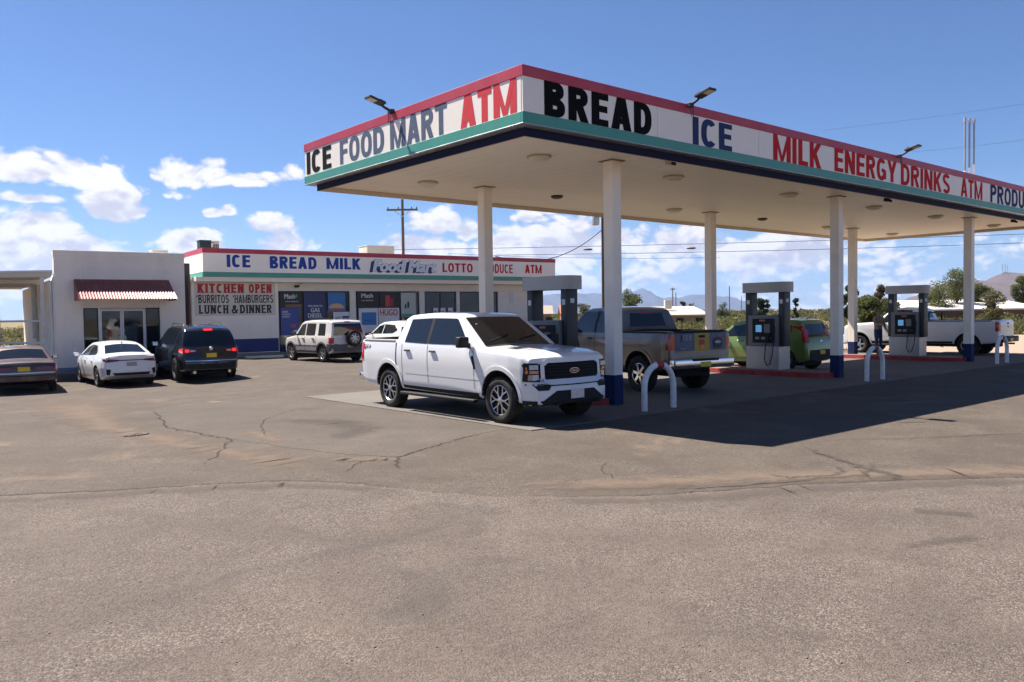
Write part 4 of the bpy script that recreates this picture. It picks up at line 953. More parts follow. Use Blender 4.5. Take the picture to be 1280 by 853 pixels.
def pickup(name, label, loc, heading, body, xf, xr, R, H, nose, tail, cab_rear, dims, z0, rimstyle, rimface, hood=1.20, rail=1.40, cowl=1.22, roof_f=.38, group='pickups at the pumps', halfw=1.0, flarem=None):
    c = Car(name, label, 'pickup', loc, heading, group, z0); c.R = R
    W = halfw
    top = [(tail, .70), (tail + .012, rail - .06), (tail + .05, rail), (cab_rear - .10, rail), (cab_rear - .085, rail + .02), (cab_rear + .06, H - .09), (cab_rear + .20, H - .03), (cab_rear + .7, H), (roof_f - .25, H - .02), (roof_f, H - .06), (roof_f + .06, H - .10), (cowl - .02, hood + .115), (cowl + .12, hood + .10), (nose - .55, hood + .045), (nose - .22, hood - .01), (nose - .11, hood - .06), (nose - .085, .78), (nose - .03, .74), (nose, .66)]
    bot = [(tail, .52), (tail + .3, .46), (xr - .5, .44), (xf + .5, .40), (nose - .3, .34), (nose, .38)]
    plan = [(tail, W * .93), (tail + .04, W * .965), (tail + .25, W * .985), (xr, W), (xf, W), (nose - .55, W * .985), (nose - .25, W * .955), (nose - .08, W * .90), (nose, W * .84)]
    prof = [(.3, .93), (.5, .965), (.75, .985), (1.0, 1.0), (1.18, .995), (rail - .07, .975), (rail, .96), (1.5, .925), (H, .755)]
    cut = c.arch(xf, R + .085, W, zc=R + .03) + c.arch(xr, R + .085, W, zc=R + .03)
    bx = B(); bx.box(tail + .07, cab_rear - .13, -W * .80, W * .80, .92 + z0, rail + .3 + z0); cut.append(bx)
    c.loft(top, bot, plan, prof, bow=(.16, .05), rnd=.075, crown=.025, cutters=cut, mats=[body, DARK], bowx=(.6, -2.2))
    c.wheels(xf, xr, W - .155, R, .275, dims['rim'], rimstyle, rimface, steer=dims.get('steer', 0))
    c.flare(xf, R + .085, R + .155, flarem or body, .016, zc=R + .03, a0=-4, a1=184); c.flare(xr, R + .085, R + .155, flarem or body, .016, zc=R + .03, a0=-4, a1=184)
    # glass
    c.panel('windshield', 'top', [(roof_f + .06, -W * .66), (roof_f + .075, 0), (roof_f + .06, W * .66)], [(cowl - .06, -W * .78), (cowl - .05, 0), (cowl - .06, W * .78)], TINT, off=.007, nu=13, nv=9)
    zb0, zt0 = rail - .055, H - .125
    mid = (roof_f + cab_rear) / 2 + .14
    for sg in (-1, 1):
        c.panel('side_window', 'side', [(cowl - .24, zb0 - .07), (cowl - .55, zb0 - .005), (mid + .05, zb0)], [(roof_f + .04, zt0 - .0), (roof_f - .02, zt0 + .02), (mid + .05, zt0 + .03)], TINT, sg=sg, off=.006, nu=12)
        c.panel('side_window', 'side', [(mid - .06, zb0), (cab_rear + .22, zb0 + .02)], [(mid - .06, zt0 + .03), (cab_rear + .28, zt0 + .01)], TINT, sg=sg, off=.006, nu=10)
        c.panel('pillar_trim', 'side', [(mid - .055, zb0), (mid + .045, zb0)], [(mid - .055, zt0 + .03), (mid + .045, zt0 + .03)], BLKPL, sg=sg, off=.005, nu=4)
        c.line('door_seam', 'side', [(cab_rear - .10, .62), (cab_rear - .10, rail)], .03, DARK, sg=sg)
        for xx in (mid, cab_rear + .13): c.line('door_seam', 'side', [(xx, .60), (xx, zb0 - .02)], .012, DARK, sg=sg)
        c.line('door_seam', 'side', [(cowl - .16, .58), (cowl - .16, zb0 - .14), (cowl - .22, zb0 - .08)], .012, DARK, sg=sg)
        c.line('body_crease', 'side', [(xr + R + .22, .80), (xf - R - .18, .78)], .02, body, off=.008, sg=sg)
        c.panel('rocker', 'side', [(xr + R + .14, .455), (xf - R - .14, .415)], [(xr + R + .14, .52), (xf - R - .14, .50)], BLKPL, sg=sg, off=.01, nu=12, nv=3)
        b = B(); b.box(xr + R + .2, xf - R - .16, sg * (W - .02), sg * (W + .10), .33 + z0, .39 + z0, .02); b.obj('running_board', BLKPL, c.root)
        c.panel('bed_rail_cap', 'side', [(tail + .08, rail - .045), (cab_rear - .14, rail - .045)], [(tail + .08, rail - .012), (cab_rear - .14, rail - .012)], BLKPL, sg=sg, off=.008, nu=10, nv=3)
    c.panel('rear_window', 'rear', [(-W * .58, rail + .10), (W * .58, rail + .10)], [(-W * .52, H - .16), (W * .52, H - .16)], TINT, off=.008)
    c.handles((mid + .20, cab_rear + .36), rail - .20, dims.get('handle', BLKPL))
    c.mirrors(cowl - .32, W * .93, rail - .10, dims.get('mirror', BLKPL), .15, .22, .20)
    # tail
    for sg in (-1, 1):
        A = [(tail + .005, rail - .43), (tail + .16, rail - .43)]; C = [(tail + .005, rail - .07), (tail + .17, rail - .07)]
        l_ = c.panel('tail_light', 'side', A, C, REDLENS, sg=sg, off=.012, nu=5)
        c.panel('tail_light', 'rear', [(sg * W * .945, rail - .43), (sg * W * .80, rail - .43)], [(sg * W * .945, rail - .07), (sg * W * .80, rail - .07)], REDLENS, off=.012, nu=5)
    tg = c.panel('tailgate', 'rear', [(-W * .785, rail - .50), (W * .785, rail - .50)], [(-W * .785, rail - .02), (W * .785, rail - .02)], body, off=.012, nu=8)
    c.line('tailgate_handle', 'rear', [(-.10, rail - .13), (.10, rail - .13)], .06, BLKPL, off=.02)
    rb = B(); rb.box(tail - .14, tail + .10, -W * .93, W * .93, .50 + z0, .72 + z0, .035); rbo = rb.obj('rear_bumper', dims.get('bumper', CHROME), c.root)
    B().box(tail - .145, tail - .10, -W * .42, W * .42, .66 + z0, .722 + z0, .01).obj('step_pad', BLKPL, rbo)
    B().box(tail - .148, tail - .138, -.16, .16, .53 + z0, .65 + z0, .004).obj('licence_plate', PLATEY, rbo)
    b = B(); b.tube([(tail - .02, 0, .44 + z0), (tail - .24, 0, .44 + z0)], .035, 8); b.obj('tow_hitch', BLKPL, c.root)
    b = B(); b.box(tail + .3, nose - .5, -.5, .5, .30 + z0 * .8, .47 + z0, .03); b.tube([(xr, -W + .2, R), (xr, W - .2, R)], .06, 8); b.tube([(xf, -W + .2, R), (xf, W - .2, R)], .05, 8); b.obj('chassis', DARK, c.root)
    return c

# hero: white crew cab with black grille, nose to the camera
WHT = paint('white truck paint', (.68, .675, .68), dust=.06)
ford = pickup('crew_cab_pickup', 'white crew cab pickup with black grille parked nose forward at the near column', (1.02, 2.62, .012), rad(-90.5), WHT, 1.845, -1.845, .415, 1.955, 2.80, -3.05, -1.42,
              dict(rim=.27, steer=0, handle=BLKPL), 0.0, 'y6', ALLOY, hood=1.215, rail=1.42, cowl=1.30, roof_f=.42, halfw=1.0)
f = ford
GRILLE = M('grille black', (.006, .006, .007), .6, var=.3, scale=30, spec=.15)
g0 = f.panel('grille', 'front', [(-.62, .80), (-.50, .765), (.50, .765), (.62, .80)], [(-.62, 1.02), (-.54, 1.085), (.54, 1.085), (.62, 1.02)], GRILLE, off=.02, nu=16, nv=8)
for k in range(5): f.line('grille_bar', 'front', [(-.56, .815 + k * .053), (.56, .815 + k * .053)], .014, BLKPL, off=.032, parent=g0)
f.line('grille_surround', 'front', [(-.67, .78), (-.54, .735), (.54, .735), (.67, .78), (.67, 1.04), (.57, 1.115), (-.57, 1.115), (-.67, 1.04), (-.67, .78)], .075, WHT, off=.034)
f.line('grille_seam', 'front', [(-.92, .715), (-.70, .715), (-.55, .695), (.55, .695), (.70, .715), (.92, .715)], .022, DARK, off=.004)
for sg in (-1, 1):
    f.line('grille_wing', 'front', [(sg * .66, .945), (sg * .78, .945)], .05, BLKPL, off=.03)
    hl = f.panel('headlight', 'front', [(sg * .73, .76), (sg * .935, .77)], [(sg * .73, 1.075), (sg * .935, 1.085)], BLKPL, off=.02, nu=7)
    f.panel('headlight_side', 'side', [(2.66, .80), (2.50, .95)], [(2.64, 1.06), (2.44, 1.06)], BLKPL, off=.010, nu=5, sg=sg)
    f.panel('reflector', 'front', [(sg * .745, .97), (sg * .90, .97)], [(sg * .745, 1.05), (sg * .90, 1.05)], LAMPG, off=.03, nu=6, parent=hl)
    f.panel('reflector', 'front', [(sg * .745, .785), (sg * .90, .79)], [(sg * .745, .885), (sg * .90, .885)], LAMPG, off=.03, nu=6, parent=hl)
    f.panel('turn_signal', 'front', [(sg * .745, .905), (sg * .92, .905)], [(sg * .745, .95), (sg * .92, .95)], AMBER, off=.03, nu=6, parent=hl)
    f.panel('side_marker', 'side', [(2.62, .90), (2.52, .97)], [(2.61, .99), (2.50, 1.02)], AMBER, off=.016, nu=4, sg=sg)
    f.panel('fender_vent', 'side', [(1.16, .93), (1.20, .94)], [(1.07, 1.16), (1.14, 1.17)], BLKPL, off=.012, nu=4, sg=sg)
    f.panel('bumper_pocket', 'front', [(sg * .60, .615), (sg * .80, .615)], [(sg * .54, .70), (sg * .86, .70)], BLKPL, off=.006, nu=8)
    B().tube([(2.74, sg * .56, .37), (2.85, sg * .52, .37), (2.85, sg * .44, .37), (2.74, sg * .42, .37)], .015, 8).obj('tow_hook', BLKPL, f.root)
lowg = f.panel('lower_grille', 'front', [(-.76, .405), (.76, .405)], [(-.44, .60), (.44, .60)], BLKPL, off=.014, nu=12)
f.panel('valance', 'front', [(-.83, .35), (.83, .35)], [(-.83, .44), (.83, .44)], BLKPL, off=.018, nu=14, nv=4)
for sg in (-1, 1): f.panel('valance_corner', 'side', [(2.24, .35), (2.74, .36)], [(2.28, .44), (2.74, .44)], BLKPL, off=.012, nu=8, nv=4, sg=sg)
h, nn = f.hit('front', 0, .52); B().box(h.x + .012, h.x + .03, -.155, .155, .45, .61, .004).obj('licence_plate', PLATE, f.root)
# oval emblem on the grille
h, nn = f.hit('front', 0, .93)
em = B(); em.prism([(h.x + .03, .115 * math.cos(a), .93 + .047 * math.sin(a)) for a in np.linspace(0, 2 * math.pi, 25)[:-1]], (.012, 0, 0)); emo = em.obj('emblem', CHROME, f.root)
em = B(); em.prism([(h.x + .042, .103 * math.cos(a), .93 + .038 * math.sin(a)) for a in np.linspace(0, 2 * math.pi, 25)[:-1]], (.003, 0, 0)); em.obj('emblem_field', M('emblem blue', (.012, .02, .07), .2), emo)
print_text('emblem_script', 'Ford', .13, .042, CHROME, emo, (h.x + .0465, -.065, .911), .01, .2, rot=(math.pi / 2, 0, math.pi / 2))
# decal on the bed side
for sg in (-1,):
    h, nn = f.hit('side', -2.72, 1.24, sg)
    print_text('decal', 'FX4', .30, .10, M('decal grey', (.12, .11, .12), .5), f.root, (-2.86, h.y - .006, 1.21), .02, .25); 
    B().box(-2.86, -2.80, h.y - .008, h.y - .003, 1.21, 1.31).obj('decal_flash', REDL, f.root)
f.line('wiper', 'top', [(1.15, -.62), (1.02, -.05)], .02, BLKPL, off=.02); f.line('wiper', 'top', [(1.15, .10), (1.02, .62)], .02, BLKPL, off=.02)
f.line('cowl_panel', 'top', [(1.285, -.78), (1.30, 0), (1.285, .78)], .07, BLKPL, off=.006)
for yy in (-.42, .42): f.line('hood_crease', 'top', [(1.5, yy), (2.5, yy * 1.08)], .03, WHT, off=.008)
B().box(.62, .78, -.10, .10, 1.62, 1.66, .01).obj('inside_mirror', BLKPL, f.root)
B().box(.60, .70, -.58, -.54, 1.735, 1.75, .002).obj('windshield_sticker', PLATE, f.root)

# tan pickup, tail to the camera, graphics on its tailgate
TAN = paint('pewter paint', (.115, .106, .094), .3, .45, dust=.2)
silv = pickup('tan_pickup', 'pewter tan pickup with graphics on its tailgate seen from behind', (7.19, 4.37, .014), rad(80), TAN, 1.85, -1.85, .44, 1.95, 2.75, -3.0, -1.02,
              dict(rim=.26, bumper=CHROME), .10, 's6', CHROME, hood=1.15, rail=1.36, cowl=1.22, roof_f=.52, halfw=.985)
GB = M('graphic slate', (.09, .10, .16), .4, var=.6, scale=9); GY = M('graphic yellow', (.42, .27, .02), .4, var=.5, scale=7)
s_ = silv
gr = s_.panel('tailgate_graphic', 'rear', [(.76, .90), (.22, .90)], [(.76, 1.31), (.22, 1.31)], GB, off=.017, nu=5); s_.panel('tailgate_graphic', 'rear', [(.22, .90), (-.24, .90)], [(.22, 1.31), (-.24, 1.31)], GY, off=.017, nu=5); s_.panel('tailgate_graphic', 'rear', [(-.24, .90), (-.76, .90)], [(-.24, 1.31), (-.76, 1.31)], GB, off=.017, nu=5)
h, nn = s_.hit('rear', 0, 1.1)
b = B(); b.prism([(h.x - .022, -.5 + .15 * math.cos(a), 1.17 + .13 * math.sin(a)) for a in np.linspace(0, 2 * math.pi, 21)[:-1]], (-.004, 0, 0)); b.obj('round_print', M('print dark', (.02, .02, .03), .4), s_.root)
b = B(); b.prism([(h.x - .027, -.5 + .10 * math.cos(a), 1.19 + .035 * math.sin(a)) for a in np.linspace(0, 2 * math.pi, 17)[:-1]], (-.003, 0, 0)); b.obj('pale_print', M('print pale', (.45, .42, .42), .4), s_.root)
for (a0, a1, c0, c1, mt) in ((.32, .42, 1.22, 1.36, WH), (.44, .52, 1.22, 1.36, WH), (.54, .60, 1.22, 1.36, WH), (-.08, .08, 1.12, 1.24, RD), (-.06, .06, 1.02, 1.11, AMBER), (.50, .68, 1.02, 1.05, WH)):
    B().box(h.x - .026, h.x - .021, a0, a1, c0 + .02, c1 + .02).obj('print_block', M('print grey', (.2, .21, .26), .4) if mt is WH else mt, s_.root)
s_.line('tailgate_top', 'rear', [(-.76, 1.335), (.76, 1.335)], .05, BLKPL, off=.018)
s_.line('brake_light', 'rear', [(-.16, 1.79), (.16, 1.79)], .035, REDLENS, off=.012)

# far white pickup with the person beside it
chev = pickup('white_work_pickup', 'white pickup beyond the farthest pump, tail light and tailgate at right', (26.35, 4.95, .0), rad(93), paint('white fleet paint', (.66, .66, .66), dust=.1), 2.15, -2.15, .40, 1.90, 3.05, -3.3, -.30,
              dict(rim=.24, bumper=BLKPL), .04, 's5', ALLOY, hood=1.18, rail=1.36, cowl=1.50, roof_f=.80, halfw=1.0)
chev.line('badge', 'rear', [(-.06, 1.10), (.06, 1.10)], .06, BLKPL, off=.02)
B().tube([(-.62, -.7, 1.40), (-.62, -.7, 1.72), (-.62, .7, 1.72), (-.62, .7, 1.40)], .03, 8).obj('headache_rack', BLKPL, chev.root)

def passenger(name, label, cat, loc, heading, body, xf, xr, R, W, top, bot, plan, prof, windows, wsh, rwin, rim, rimface, group, tw=None, bow=(.16, .10), rnd=.09, crown=.035, arch=.05, clad=None, mirror=None, hz=.9, hx=(), mx=None, seams=(), z0=0.0, bowx=(.5, -.9)):
    c = Car(name, label, cat, loc, heading, group, z0); c.R = R
    cut = c.arch(xf, R + arch, W, .30, R + .01) + c.arch(xr, R + arch, W, .30, R + .01)
    c.loft(top, bot, plan, prof, bow=bow, rnd=rnd, crown=crown, cutters=cut, mats=[body, DARK], bowx=bowx)
    c.wheels(xf, xr, (tw or W - .13), R, .22, rim[0], rim[1], rimface)
    for sg in (-1, 1):
        for lo, up in windows: c.panel('side_window', 'side', lo, up, TINT, sg=sg, off=.005, nu=12)
        for pl in seams: c.line('door_seam', 'side', pl, .012, DARK, sg=sg)
    c.panel('windshield', 'top', wsh[0], wsh[1], TINT, off=.006, nu=11, nv=8)
    if rwin is not None: c.panel('rear_window', rwin[0], rwin[1], rwin[2], TINT, off=.006, nu=13, nv=8)
    if clad is not None:
        c.flare(xf, R + arch, R + arch + .07, clad, .014, zc=R + .01); c.flare(xr, R + arch, R + arch + .07, clad, .014, zc=R + .01)
    if hx: c.handles(hx, hz, body if clad is None else BLKPL)
    if mx: c.mirrors(*mx[:3], mirror or body, *mx[3:])
    b = B(); b.box(plan[0][0] + .35, plan[-1][0] - .35, -.55, .55, .16 + z0, .30 + z0, .02); b.tube([(xr, -W + .16, R), (xr, W - .16, R)], .04, 8); b.tube([(xf, -W + .16, R), (xf, W - .16, R)], .04, 8); b.obj('chassis', DARK, c.root)
    return c
G = 'vehicles parked nose in at the store'
# dark SUV with lit tail lights
DKB_ = paint('midnight blue paint', (.007, .009, .015), .2, .3, dust=.05)
enc = passenger('dark_suv', 'midnight blue SUV with lit red tail lights parked between annex and store', 'SUV', (1.02, 19.03, -.105), rad(83.5), DKB_, 1.51, -1.51, .385, .99,
    [(-2.56, .62), (-2.52, .80), (-2.47, 1.05), (-2.40, 1.12), (-2.28, 1.35), (-2.10, 1.62), (-1.98, 1.69), (-1.7, 1.755), (-.8, 1.80), (.1, 1.79), (.5, 1.73), (.75, 1.62), (1.45, 1.17), (1.6, 1.12), (2.2, 1.02), (2.45, .88), (2.54, .66)],
    [(-2.56, .36), (-2.0, .28), (1.9, .26), (2.3, .22), (2.54, .28)],
    [(-2.56, .80), (-2.48, .88), (-2.2, .955), (-1.5, .985), (0, .99), (1.5, .985), (2.1, .93), (2.4, .82), (2.54, .70)],
    [(.2, .92), (.4, .965), (.75, 1.0), (.95, .99), (1.12, .945), (1.25, .90), (1.8, .70)],
    [([(1.15, 1.14), (.2, 1.15)], [(.72, 1.52), (.2, 1.67)]), ([(.13, 1.15), (-.85, 1.17)], [(.13, 1.67), (-.80, 1.67)]), ([(-.95, 1.18), (-1.75, 1.24)], [(-.90, 1.66), (-1.65, 1.58)])],
    ([(.66, -.60), (.68, 0), (.66, .60)], [(1.42, -.78), (1.45, 0), (1.42, .78)]), ('rear', [(-.70, 1.17), (.70, 1.17)], [(-.56, 1.58), (.56, 1.58)]), (.25, 's7'), CHROME, G, mirror=DKB_, hx=(.45, -.55), hz=1.0, mx=(1.05, .90, 1.08), seams=[[(.17, .45), (.17, 1.1)], [(-.9, .7), (-.9, 1.12)]])
for sg in (-1, 1):
    c_ = enc; tl = c_.panel('tail_light', 'rear', [(sg * .86, .90), (sg * .46, .95)], [(sg * .87, 1.06), (sg * .46, 1.02)], REDLENS, off=.014, nu=8)
    c_.panel('tail_light', 'side', [(-2.40, .92), (-2.18, .97)], [(-2.36, 1.06), (-2.14, 1.04)], BRAKE, off=.012, sg=sg, nu=5)
    c_.panel('lit_bulb', 'rear', [(sg * .80, .94), (sg * .68, .945)], [(sg * .80, 1.03), (sg * .68, 1.03)], BRAKE, off=.024, parent=tl, nu=4); c_.panel('reverse_lamp', 'rear', [(sg * .64, .955), (sg * .50, .965)], [(sg * .64, 1.0), (sg * .50, 1.0)], M('clear lens', (.75, .68, .66), .15), off=.024, parent=tl, nu=4)
    B().tube([(-1.5, sg * .60, 1.80), (-1.3, sg * .62, 1.86), (.0, sg * .63, 1.88), (.3, sg * .62, 1.83)], .018, 8).obj('roof_rail', CHROME, enc.root)
    B().tube([(-2.4, sg * .55, .30), (-2.58, sg * .55, .29)], .05, 10).obj('exhaust_tip', CHROME, enc.root)
enc.line('chrome_strip', 'rear', [(-.80, .66), (0, .655), (.80, .66)], .022, CHROME, off=.016)
enc.panel('lower_bumper', 'rear', [(-.74, .39), (.74, .39)], [(-.78, .56), (.78, .56)], BLKPL, off=.010, nu=10, nv=4)
h, nn = enc.hit('rear', 0, .84); B().box(h.x - .02, h.x - .006, -.16, .16, .76, .90, .004).obj('licence_plate', PLATEY, enc.root)
h, nn = enc.hit('rear', 0, 1.05); B().lathe([(.0, h.x - .02), (.055, h.x - .02), (.06, h.x - .005)], 'x', 18, (0, 0, 1.05)).obj('round_badge', ALLOY, enc.root)
enc.line('brake_light', 'rear', [(-.14, 1.655), (.14, 1.655)], .05, BRAKE, off=.014)
# white compact sedan
WS = paint('white sedan paint', (.68, .68, .69), dust=.08)
kia = passenger('white_sedan', 'white compact sedan with slim tail lights parked before the red awning', 'sedan', (-1.54, 19.23, -.185), rad(88.5), WS, 1.35, -1.35, .325, .90,
    [(-2.33, .55), (-2.30, .80), (-2.27, .97), (-2.20, 1.01), (-1.75, 1.035), (-1.62, 1.06), (-.95, 1.33), (-.6, 1.40), (-.1, 1.425), (.35, 1.40), (.62, 1.32), (1.15, 1.02), (1.3, .96), (1.9, .86), (2.15, .74), (2.28, .55)],
    [(-2.33, .38), (-2.0, .26), (-1.6, .21), (1.6, .20), (2.0, .18), (2.28, .24)],
    [(-2.33, .72), (-2.26, .79), (-2.0, .86), (-1.3, .895), (0, .90), (1.4, .89), (1.9, .83), (2.15, .72), (2.28, .58)],
    [(.15, .93), (.35, .97), (.62, 1.0), (.82, .985), (.95, .94), (1.05, .88), (1.42, .64)],
    [([(.98, .97), (.06, .99)], [(.50, 1.25), (.06, 1.33)]), ([(.0, .99), (-.95, 1.02), (-1.12, 1.06)], [(.0, 1.33), (-.62, 1.31), (-1.05, 1.14)])],
    ([(.56, -.52), (.58, 0), (.56, .52)], [(1.12, -.68), (1.15, 0), (1.12, .68)]), ('top', [(-1.00, -.52), (-.97, 0), (-1.00, .52)], [(-1.60, -.64), (-1.60, 0), (-1.60, .64)]), (.22, 's5'), ALLOY, G, mirror=WS, hx=(.25, -.75), hz=.83, mx=(.86, .86, .93, .12, .17, .13), seams=[[(.03, .35), (.03, .96)], [(-.98, .62), (-.95, .98)], [(1.02, .36), (1.0, .9)]])
kia.root.scale = (.96, .96, .98)
for sg in (-1, 1):
    kia.panel('tail_light', 'rear', [(sg * .76, .80), (sg * .38, .84)], [(sg * .77, .915), (sg * .38, .885)], M('dark red lens', (.16, .008, .012), .15, coat=.6), off=.010, nu=7)
    kia.panel('tail_light', 'side', [(-2.22, .82), (-2.02, .87)], [(-2.20, .915), (-1.98, .91)], M('dark red lens', (.16, .008, .012), .15, coat=.6), off=.010, sg=sg, nu=4)
    kia.panel('bumper_vent', 'rear', [(sg * .66, .40), (sg * .74, .42)], [(sg * .62, .58), (sg * .75, .60)], BLKPL, off=.008, nu=4)
kia.line('light_bar', 'rear', [(-.38, .862), (.38, .862)], .03, M('dark red lens', (.16, .008, .012), .15, coat=.6), off=.009)
kia.panel('diffuser', 'rear', [(-.52, .385), (.52, .385)], [(-.58, .47), (.58, .47)], BLKPL, off=.012, nu=9, nv=4)
h, nn = kia.hit('rear', 0, .74); B().box(h.x - .02, h.x - .006, -.155, .155, .675, .80, .004).obj('licence_plate', M('grey plate', (.30, .33, .30), .5, var=.4, scale=20), kia.root)
kia.line('boot_lip', 'rear', [(-.74, .985), (0, .99), (.74, .985)], .03, WS, off=.02)
b = B(); b.prism([(-.98, -.008, 1.40), (-1.14, -.008, 1.37), (-1.12, -.008, 1.44)], (0, .016, 0)); b.obj('roof_antenna', BLKPL, kia.root)
# old maroon sedan at the left edge
MR = paint('dull maroon paint', (.058, .026, .026), .4, .2, dust=.16, var=.08)
bui = passenger('maroon_sedan', 'dusty maroon four door sedan with yellow plate at the left edge', 'sedan', (-4.25, 19.3, -.192), rad(82.5), MR, 1.42, -1.42, .325, .93,
    [(-2.55, .60), (-2.52, .86), (-2.47, .93), (-2.3, .965), (-1.55, 1.01), (-1.45, 1.03), (-.90, 1.33), (-.6, 1.39), (-.1, 1.41), (.4, 1.38), (.62, 1.32), (1.25, 1.02), (1.4, .97), (2.1, .88), (2.4, .78), (2.5, .60)],
    [(-2.55, .40), (-2.1, .30), (-1.7, .25), (1.7, .23), (2.1, .22), (2.5, .30)],
    [(-2.55, .82), (-2.48, .88), (-2.2, .915), (-1.4, .93), (0, .93), (1.4, .925), (2.0, .89), (2.35, .82), (2.5, .72)],
    [(.2, .94), (.4, .98), (.62, 1.0), (.82, .985), (.94, .94), (1.05, .87), (1.40, .66)],
    [([(1.02, .98), (.06, .99)], [(.56, 1.26), (.06, 1.32)]), ([(.0, .99), (-1.05, 1.0)], [(.0, 1.32), (-.72, 1.29)])],
    ([(.58, -.55), (.60, 0), (.58, .55)], [(1.20, -.72), (1.23, 0), (1.20, .72)]), ('top', [(-.95, -.57), (-.93, 0), (-.95, .57)], [(-1.44, -.70), (-1.44, 0), (-1.44, .70)]), (.20, 's10'), ALLOY, G, mirror=BLKPL, hx=(.25, -.8), hz=.82, mx=(.92, .88, .93, .12, .16, .12))
bui.root.scale = (.95, .96, .95)
for sg in (-1, 1):
    bui.panel('tail_light', 'rear', [(sg * .84, .70), (sg * .30, .70)], [(sg * .84, .83), (sg * .30, .83)], M('dark red lens', (.16, .008, .012), .15, coat=.6), off=.010, nu=8)
    bui.panel('tail_light', 'side', [(-2.46, .71), (-2.28, .72)], [(-2.44, .83), (-2.26, .83)], AMBER, off=.010, sg=sg, nu=4)
bui.line('bumper_strip', 'rear', [(-.84, .645), (0, .645), (.84, .645)], .04, M('chrome worn', (.5, .48, .46), .3, .8), off=.012); bui.line('bumper_seam', 'rear', [(-.84, .56), (0, .56), (.84, .56)], .03, BLKPL, off=.008)
h, nn = bui.hit('rear', 0, .76); B().box(h.x - .02, h.x - .006, -.16, .16, .70, .835, .004).obj('licence_plate', PLATEY, bui.root)
# white SUV with spare wheel on its tailgate
WJ = paint('stone white paint', (.60, .575, .545), .3, dust=.12); CLG = M('grey cladding', (.085, .085, .09), .6, var=.1)
jeep = passenger('white_suv', 'boxy white SUV with spare wheel on the tailgate facing the store windows', 'SUV', (7.85, 22.5, 0), rad(93), WJ, 1.325, -1.325, .365, .90,
    [(-2.10, .70), (-2.085, 1.00), (-2.06, 1.10), (-1.98, 1.55), (-1.93, 1.68), (-1.82, 1.745), (-1.2, 1.775), (-.2, 1.775), (.35, 1.735), (.52, 1.67), (1.02, 1.16), (1.12, 1.10), (1.85, 1.01), (2.0, .90), (2.1, .70)],
    [(-2.10, .46), (-1.9, .38), (1.9, .36), (2.1, .40)],
    [(-2.10, .83), (-2.04, .87), (-1.8, .89), (-1.3, .90), (1.3, .90), (1.8, .87), (2.02, .80), (2.1, .72)],
    [(.3, .95), (.5, .98), (.75, 1.0), (1.0, .985), (1.12, .95), (1.2, .92), (1.76, .80)],
    [([(.86, 1.13), (.13, 1.13)], [(.46, 1.58), (.13, 1.64)]), ([(.04, 1.13), (-.72, 1.13)], [(.04, 1.64), (-.70, 1.64)]), ([(-.98, 1.13), (-1.55, 1.13)], [(-.96, 1.64), (-1.48, 1.63)])],
    ([(.50, -.60), (.52, 0), (.50, .60)], [(1.0, -.70), (1.02, 0), (1.0, .70)]), ('rear', [(-.72, 1.14), (.72, 1.14)], [(-.64, 1.62), (.64, 1.62)]), (.215, 's5'), ALLOY, G, bow=(.08, .04), rnd=.08, crown=.02, arch=.06, clad=CLG, mirror=BLKPL, hx=(.22, -.62), hz=1.0, mx=(.78, .84, 1.12, .12, .17, .16), seams=[[(.085, .45), (.085, 1.1)], [(-.86, .70), (-.86, 1.1)], [(.92, .5), (.92, 1.05)]])
for sg in (-1, 1):
    jeep.panel('tail_light', 'rear', [(sg * .86, .80), (sg * .72, .80)], [(sg * .86, 1.04), (sg * .72, 1.04)], REDLENS, off=.012, nu=5); jeep.panel('tail_light', 'side', [(-2.06, .80), (-1.88, .80)], [(-2.05, 1.04), (-1.88, 1.04)], REDLENS, off=.012, sg=sg, nu=5)
    jeep.panel('side_moulding', 'side', [(-.90, .66), (.92, .66)], [(-.90, .72), (.92, .72)], CLG, off=.014, sg=sg, nu=10, nv=3); jeep.panel('sill_cladding', 'side', [(-.88, .40), (.88, .40)], [(-.88, .50), (.88, .50)], CLG, off=.012, sg=sg, nu=10, nv=3)
    jeep.panel('bumper_corner', 'side', [(-2.09, .50), (-1.72, .50)], [(-2.08, .78), (-1.76, .78)], CLG, off=.016, sg=sg, nu=8)
    B().tube([(-1.7, sg * .62, 1.76), (-1.6, sg * .63, 1.81), (-.1, sg * .64, 1.82), (.1, sg * .63, 1.77)], .016, 8).obj('roof_rail', BLKPL, jeep.root)
jeep.panel('rear_bumper', 'rear', [(-.86, .47), (.86, .47)], [(-.86, .76), (.86, .76)], CLG, off=.05, nu=12)
b = B().box(-2.15, -2.06, -.14, .14, .62, .72, .006).obj('licence_plate', M('pale plate', (.45, .42, .2), .5, var=.4, scale=20), jeep.root)
sp = link(bpy.data.objects.new('spare_wheel', None), jeep.root); sp.location = (-2.22, -.14, 1.0); sp.rotation_euler = (0, 0, rad(90))
ty, rm = wheel_meshes(.335, .22, .215, 's7', ALLOY); inst('tyre', ty, sp); inst('rim', rm, sp)
jeep.line('brake_light', 'rear', [(-.13, 1.685), (.13, 1.685)], .045, REDLENS, off=.012)
